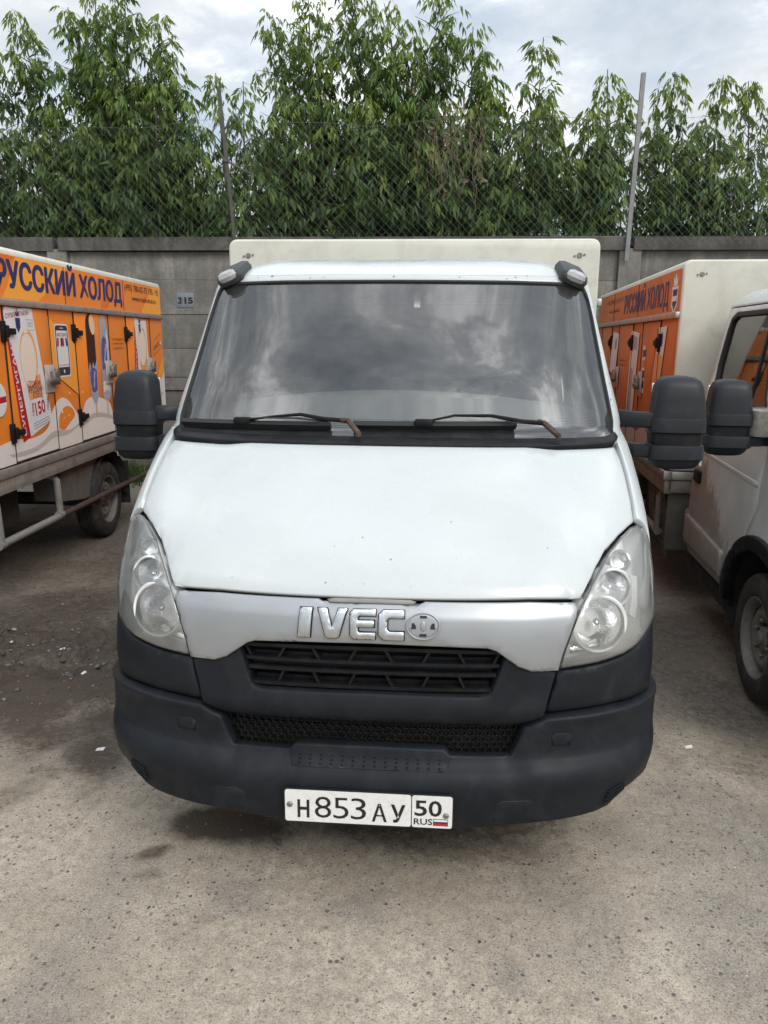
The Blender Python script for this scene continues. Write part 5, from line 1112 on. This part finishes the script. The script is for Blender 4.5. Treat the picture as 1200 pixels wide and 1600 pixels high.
# the leaves that can be told apart share these meshes: seven shapes in three tints, by age and painted light
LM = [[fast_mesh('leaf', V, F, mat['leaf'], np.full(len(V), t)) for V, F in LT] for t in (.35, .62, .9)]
def rotm(yaw, pitch, roll):
    cy, sy, cp, sp, cr, sr = np.cos(yaw), np.sin(yaw), np.cos(pitch), np.sin(pitch), np.cos(roll), np.sin(roll); O = np.zeros_like(yaw); I = np.ones_like(yaw)
    Z = np.stack([np.stack([cy, -sy, O], -1), np.stack([sy, cy, O], -1), np.stack([O, O, I], -1)], -2)
    Y = np.stack([np.stack([cp, O, sp], -1), np.stack([O, I, O], -1), np.stack([-sp, O, cp], -1)], -2)
    X = np.stack([np.stack([I, O, O], -1), np.stack([O, cr, -sr], -1), np.stack([O, sr, cr], -1)], -2)
    return Z @ Y @ X
def tree(base, stems, label, seed, dens=1., low=.0, width=1., shade=0.):
    """stems: tips (x, y, z) that the upright stems reach; leafy side shoots get shorter towards each tip."""
    r = np.random.default_rng(seed); t = thing('box_elder_tree', label, 'tree', (base[0], base[1], 0), group='trees behind the wall')
    tk = MB(); P = []; Yw = []; Tn = []; tips = []; B = np.array([base[0], base[1], 0.])
    for si, tip in enumerate(stems):
        tip = np.array(tip, float); fork = B+np.array([0, 0, .5+.8*r.random()]); k = 9; path = []
        bend = r.normal(0, .12, 3)*[1, 1, 0]
        for i in range(k+1):
            s = i/k; p = fork+(tip-fork)*np.array([s**.75, s**.75, s])+bend*math.sin(math.pi*s); path.append(p)
        rad = [max(.006, .045*(1-i/k)**.8) for i in range(k+1)]; tk.tube([tuple(p-B) for p in path], rad, 6)
        path = np.array(path); L = np.linalg.norm(tip-fork)
        def along(s): f = s*k; i = min(int(f), k-1); return path[i]+(path[i+1]-path[i])*(f-i)
        s = .10
        while s < 1.0:
            p = along(s); z = p[2]
            if z > 2.5+low:
                rem = (1-s)*L; ln = width*min(.80, .10+.36*rem+r.uniform(-.05, .08))*(1 if z > 3.2 else .75)
                for _ in range(2 if rem > .3 else 1):
                    bt = r.normal(0, .15); a = r.uniform(0, 2*math.pi); el = r.uniform(.35, .95) if rem < 1.5 else r.uniform(.0, .75)  # bt: tint per shoot, paints lit and dark clumps into the crown
                    d = np.array([math.cos(a)*math.cos(el), math.sin(a)*math.cos(el)*.9, math.sin(el)]); end = p+d*ln+np.array([0, 0, -.05*ln])
                    if ln > .25: tk.tube([tuple(p-B), tuple((p+end)/2-B+[0, 0, .02]), tuple(end-B)], [.008, .005, .002], 4, caps=False)
                    nn = max(2, int(ln/.098*dens))
                    for j in range(nn):
                        q = p+(end-p)*((j+1)/nn)
                        for sd in (0, math.pi):
                            if r.random() < .2: continue
                            P.append(q+r.normal(0, .012, 3)); Yw.append(a+math.pi/2*(1 if j % 2 else .35)+sd+r.normal(0, .35))
                            tt = .32+.20*((j+1)/nn)+.30*max(0, 1-rem/1.1)+bt+r.normal(0, .06)-shade+.10*(z > 4.6); Tn.append(tt); tips.append(rem < .55)  # young tips paler; upper crown tinted paler to imitate light on top
            s += .070/L*(1+.8*r.random())/dens
        for j in range(7):
            P.append(tip-np.array([0, 0, .035*j])+r.normal(0, .012, 3)); Yw.append(j*2.4+r.normal(0, .3)); Tn.append(.80-.02*j+r.normal(0, .08)); tips.append(True)
    P = np.array(P); Yw = np.array(Yw); Tn = np.clip(np.array(Tn), 0, 1); tips = np.array(tips); n = len(P)
    young = np.clip((Tn-.5)*1.2, 0, .5); sc = r.uniform(.62, 1.28, n)*(1-.35*young); pit = r.normal(.18, .28, n); rol = r.normal(0, .3, n); RM = rotm(Yw, pit, rol); ty = r.integers(0, len(LT), n)
    front = np.argsort(P[:, 1]+r.normal(0, .15, n)-1.5*tips*(P[:, 2] > 4.0)); pick = np.zeros(n, bool); pick[front[:110]] = True
    for i in np.nonzero(pick)[0]:
        o = link(bpy.data.objects.new('leaf', LM[int(np.clip(Tn[i]*3, 0, 2))][ty[i]]), t); m4 = np.eye(4); m4[:3, :3] = RM[i]*sc[i]; m4[:3, 3] = P[i]-B; o.matrix_local = Matrix(m4.tolist())
    VV = []; FF = []; TT = []; k0 = 0
    for a in range(len(LT)):
        ix = np.nonzero((ty == a) & ~pick)[0]
        if not len(ix): continue
        V, F = LT[a]; W = np.einsum('nij,vj->nvi', RM[ix]*sc[ix, None, None], V)+(P[ix]-B)[:, None]; VV.append(W.reshape(-1, 3))
        FF.append((F[None]+(np.arange(len(ix))*len(V))[:, None, None]).reshape(-1, 3)+k0); k0 += len(ix)*len(V); TT.append(np.repeat(Tn[ix], len(V)))
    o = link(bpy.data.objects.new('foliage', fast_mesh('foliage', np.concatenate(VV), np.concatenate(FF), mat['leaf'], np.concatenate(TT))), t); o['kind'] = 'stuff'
    m = MB(); m.tube([(0, 0, -.05), (.01, 0, .5), (0, .01, 1.2)], [.10, .085, .07], 9); m.build('trunk', mat['bark'], t); tk.build('stems', mat['bark'], t)
    return n
NL = 0
NL += tree((-5.9, 9.8), [(-6.5, 9.6, 6.1), (-5.85, 9.5, 6.25), (-6.2, 9.2, 4.7), (-5.5, 9.1, 4.6), (-6.9, 9.3, 5.6)], 'dark leafy tree at the far left edge above the orange truck', 101, 1., shade=.10)
NL += tree((-4.9, 9.6), [(-5.08, 9.4, 6.25), (-4.72, 9.5, 6.5), (-5.3, 9.1, 5.0), (-4.75, 9.0, 4.7), (-4.4, 9.2, 5.3)], 'tall pale green tree between the dark left edge tree and the narrow spire beside it', 102, 1.)
NL += tree((-4.0, 9.6), [(-4.22, 9.3, 6.6), (-3.82, 9.4, 6.1), (-3.52, 9.2, 5.3), (-4.1, 8.9, 4.6), (-3.5, 8.9, 4.4), (-3.75, 9.0, 5.2)], 'tall bright green tree above the number plate, right edge of the left clump', 103, 1.)
NL += tree((-2.8, 9.2), [(-2.95, 9.1, 5.30), (-2.60, 9.2, 5.22), (-3.1, 8.9, 4.3), (-2.45, 9.0, 4.2)], 'short thin tree around the leaning fence post between two big clumps', 104, .8, width=.8)
NL += tree((-1.9, 9.7), [(-2.22, 9.4, 6.1), (-1.72, 9.4, 6.4), (-2.0, 9.0, 5.0), (-1.5, 9.0, 4.7), (-2.3, 9.1, 4.5), (-1.35, 9.3, 5.7)], 'full green tree at the left half of the big clump above the white box', 105, 1.)
NL += tree((-.8, 9.7), [(-1.16, 9.5, 6.5), (-.69, 9.4, 6.2), (-.9, 9.0, 5.0), (-.4, 9.0, 4.9), (-.25, 9.3, 5.8), (-1.0, 8.9, 4.3)], 'full green tree at the centre of the big clump, highest above the white box', 106, 1.)
NL += tree((.2, 9.6), [(.07, 9.4, 6.4), (.50, 9.4, 5.9), (.15, 9.0, 4.9), (.62, 9.1, 4.8), (-.1, 8.9, 4.4), (.70, 9.2, 5.1)], 'tree hung with dry vines at the right end of the big clump', 107, 1.)
NL += tree((1.3, 9.5), [(1.43, 9.3, 5.72), (1.2, 9.1, 4.5), (1.65, 9.1, 4.7), (.95, 9.0, 3.9), (1.45, 9.0, 4.9)], 'narrow pointed tree standing alone right of the big clump', 108, .95, width=.85)
NL += tree((2.2, 9.5), [(2.29, 9.3, 5.32), (2.05, 9.1, 4.8), (2.55, 9.1, 4.9), (2.3, 8.9, 4.1), (1.85, 9.0, 4.2)], 'rounded pale topped tree just left of the bare steel fence post', 109, 1., width=.9)
NL += tree((3.2, 9.5), [(3.17, 9.3, 5.28), (2.9, 9.1, 4.6), (3.45, 9.1, 4.6), (3.1, 8.9, 4.0), (3.6, 9.0, 4.2)], 'dark tree right of the bare steel fence post with a single leading shoot', 110, .95, shade=.08, width=.9)
NL += tree((4.0, 9.5), [(3.79, 9.3, 5.2), (4.12, 9.3, 5.15), (3.95, 9.1, 4.4), (4.25, 9.0, 3.9), (3.7, 8.9, 3.9)], 'dark open crowned tree above the muddy truck, last on the right', 111, .85, shade=.08, width=.8)
NL += tree((5.6, 10.2), [(5.4, 10, 4.6), (5.9, 10, 4.9), (5.6, 9.9, 4.0)], 'small tree beyond the right edge, above the muddy truck cab', 112, .8, width=.8)
NL += tree((.9, 10.6), [(.8, 10.4, 4.1), (1.2, 10.4, 4.2)], 'low bushy tree filling the gap behind the pointed tree', 113, .9, shade=.05)
print('leaves', NL)
vine = MB(); r = random.Random(8)
for k in range(34):
    x = .25+r.gauss(0, .28); z = 4.35+r.gauss(0, .12); p = [(x, 7.93+r.uniform(-.04, .10), z)]
    for j in range(r.randint(4, 12)):
        a = p[-1]; p.append((a[0]+r.gauss(0, .035), a[1]+r.gauss(0, .012), a[2]-r.uniform(.02, .14)+(.10 if j == 0 else 0)))
    vine.tube(p, .0035, 4, caps=False)
    for q in p[1:]:
        if r.random() < .22:
            d = [r.gauss(0, .03) for _ in range(3)]; vine.add([q, (q[0]+.02+d[0], q[1]+d[1], q[2]-.03), (q[0]+d[0], q[1]+.01, q[2]-.055), (q[0]-.02, q[1], q[2]-.02+d[2])], [(0, 1, 2), (0, 2, 3)])
v_ = vine.build('dry_vine', M('dry_vine_brown', (.15, .115, .065), .9, var=.3, vs=12)); tag(v_, 'brown dead vine hanging on the wire mesh above the white box', 'vine')
br = MB(); br.tube([(-2.52, 7.86, 3.92), (-2.62, 7.84, 4.08), (-2.66, 7.84, 4.25), (-2.60, 7.85, 4.38)], [.018, .014, .009, .004], 6); br.tube([(-2.50, 7.86, 3.93), (-2.30, 7.84, 3.82), (-2.15, 7.85, 3.76)], [.016, .012, .005], 6)
tag(br.build('bare_branch', mat['bark']), 'bare forked branch caught on the leaning fence post', 'branch')

# ------------------------------------------------------------------ weeds at the wall's foot
def blades(name, label_kind, n, fx, fy, hmin, hmax, seed, tint):
    r = np.random.default_rng(seed); x = fx(r, n); y = fy(r, n); z = gz(x, y); h = r.uniform(hmin, hmax, n)*(.6+.8*fbm(x, y, 1.3, 3, 201)); a = r.uniform(0, 2*np.pi, n); le = r.uniform(.1, .6, n)*h; w_ = r.uniform(.004, .011, n)
    px, py = np.cos(a), np.sin(a); b0 = np.stack([x-py*w_, y+px*w_, z-.01], 1); b1 = np.stack([x+py*w_, y-px*w_, z-.01], 1); m0 = np.stack([x+px*le*.35, y+py*le*.35, z+h*.6], 1); tp = np.stack([x+px*le, y+py*le, z+h], 1)
    V = np.stack([b0, b1, m0+(b1-b0)*.35, m0-(b1-b0)*.35, tp], 1).reshape(-1, 3); k = np.arange(n)[:, None]*5; F = np.concatenate([k+[0, 1, 2], k+[0, 2, 3], k+[3, 2, 4]], 1).reshape(-1, 3)
    o = link(bpy.data.objects.new(name, fast_mesh(name, V, F, mat['leaf'], np.repeat(np.clip(r.normal(tint, .18, n), 0, 1), 5)))); o['kind'] = 'stuff'; return o
blades('weeds', '', 16000, lambda r, n: r.uniform(-9, 8, n), lambda r, n: 7.93-np.abs(r.normal(0, .42, n)), .05, .22, 301, .40)

# ------------------------------------------------------------------ loose stones, crumbs of asphalt, litter
def stones(name, n, fx, fy, smin, smax, seed, mt):
    r = np.random.default_rng(seed); x = fx(r, n); y = fy(r, n); s = smin*(smax/smin)**(r.random(n)**2.2); z = gz(x, y)
    ico = np.array([(1, 0, 0), (-1, 0, 0), (0, 1, 0), (0, -1, 0), (0, 0, 1), (0, 0, -1), (.6, .6, .5), (-.6, .55, .5), (-.55, -.6, .45), (.6, -.6, .5)])
    F0 = np.array([(0, 6, 9), (6, 4, 9), (2, 7, 6), (7, 4, 6), (1, 8, 7), (8, 4, 7), (3, 9, 8), (9, 4, 8), (0, 2, 6), (2, 1, 7), (1, 3, 8), (3, 0, 9), (0, 5, 2), (2, 5, 1), (1, 5, 3), (3, 5, 0)])
    V = ico[None]*(1+r.normal(0, .22, (n, 10, 1)))*np.stack([s, s*r.uniform(.6, 1, n), s*r.uniform(.35, .75, n)], 1)[:, None]; a = r.uniform(0, 6.28, n); c, d = np.cos(a)[:, None], np.sin(a)[:, None]
    V = np.stack([V[..., 0]*c-V[..., 1]*d+x[:, None], V[..., 0]*d+V[..., 1]*c+y[:, None], V[..., 2]+(z+s*.18)[:, None]], -1)
    F = (F0[None]+(np.arange(n)*10)[:, None, None]).reshape(-1, 3); o = link(bpy.data.objects.new(name, fast_mesh(name, V.reshape(-1, 3), F, mt, np.repeat(r.random(n), 10)))); o['kind'] = 'stuff'; return o
def stone_mat():
    m, n, l, b = newmat('stone_chips'); setc(b, (.2, .2, .2), .85, 0, .3); a = n.new('ShaderNodeVertexColor'); a.layer_name = 'tint'; sp = n.new('ShaderNodeSeparateColor'); l.new(a.outputs['Color'], sp.inputs[0])
    l.new(ramp(n, l, sp.outputs['Red'], [(0, (.045, .046, .05)), (.35, (.09, .088, .085)), (.6, (.16, .15, .135)), (.86, (.24, .215, .185)), (.95, (.34, .31, .27)), (1., (.55, .53, .49))]), b.inputs['Base Color']); return m
mat['stone'] = stone_mat()
stones('pebbles', 13000, lambda r, n: r.uniform(-3.6, 2.6, n), lambda r, n: -.95+6.0*r.random(n)**1.7, .0013, .0062, 401, mat['stone'])
stones('asphalt_crumbs', 900, lambda r, n: r.normal(-2.15, .55, n), lambda r, n: r.normal(1.95, .36, n), .003, .022, 402, mat['stone'])
lit = M('litter_white', (.66, .65, .62), .7, var=.1, vs=60)
def scrap(px, py, a, s, lab, nm='paper_scrap', cat='litter'):
    m = MB(); z = float(gz(px, py)); c, d = math.cos(a), math.sin(a); P = [(-s, -s*.5, .003), (s*.8, -s*.55, .005), (s, s*.4, .010), (.1*s, s*.6, .006), (-s*.9, s*.5, .004)]
    V = [(px+q*c-w_*d, py+q*d+w_*c, z+h) for q, w_, h in P]+[(px+q*c-w_*d, py+q*d+w_*c, z+h-.002) for q, w_, h in P]; m.add(V, [(0, 1, 2, 3, 4), (9, 8, 7, 6, 5)]+[(i, i+5, (i+1) % 5+5, (i+1) % 5) for i in range(5)])
    tag(m.build(nm, lit, None, False), lab, cat)
m = MB(); zz = float(gz(-1.06, .80))+.006; m.tube([(-1.085, .815, zz), (-1.045, .79, zz)], .0052, 8); tag(m.build('cigarette_butt', lit), 'white cigarette butt on the ground by the left end of the dark bumper', 'litter')
scrap(-2.02, 2.02, .4, .016, 'small white scrap lying on the crumbled asphalt left of the headlamp')
scrap(-1.74, 1.70, 1.2, .017, 'pale scrap on damp dirt close to the left headlamp corner')
scrap(1.36, 1.17, .2, .018, 'white scrap on the bare ground between the bumper and the muddy truck wheel')
scrap(-1.30, .93, .1, .020, 'thin pale sliver on damp dirt beside the bumper end')
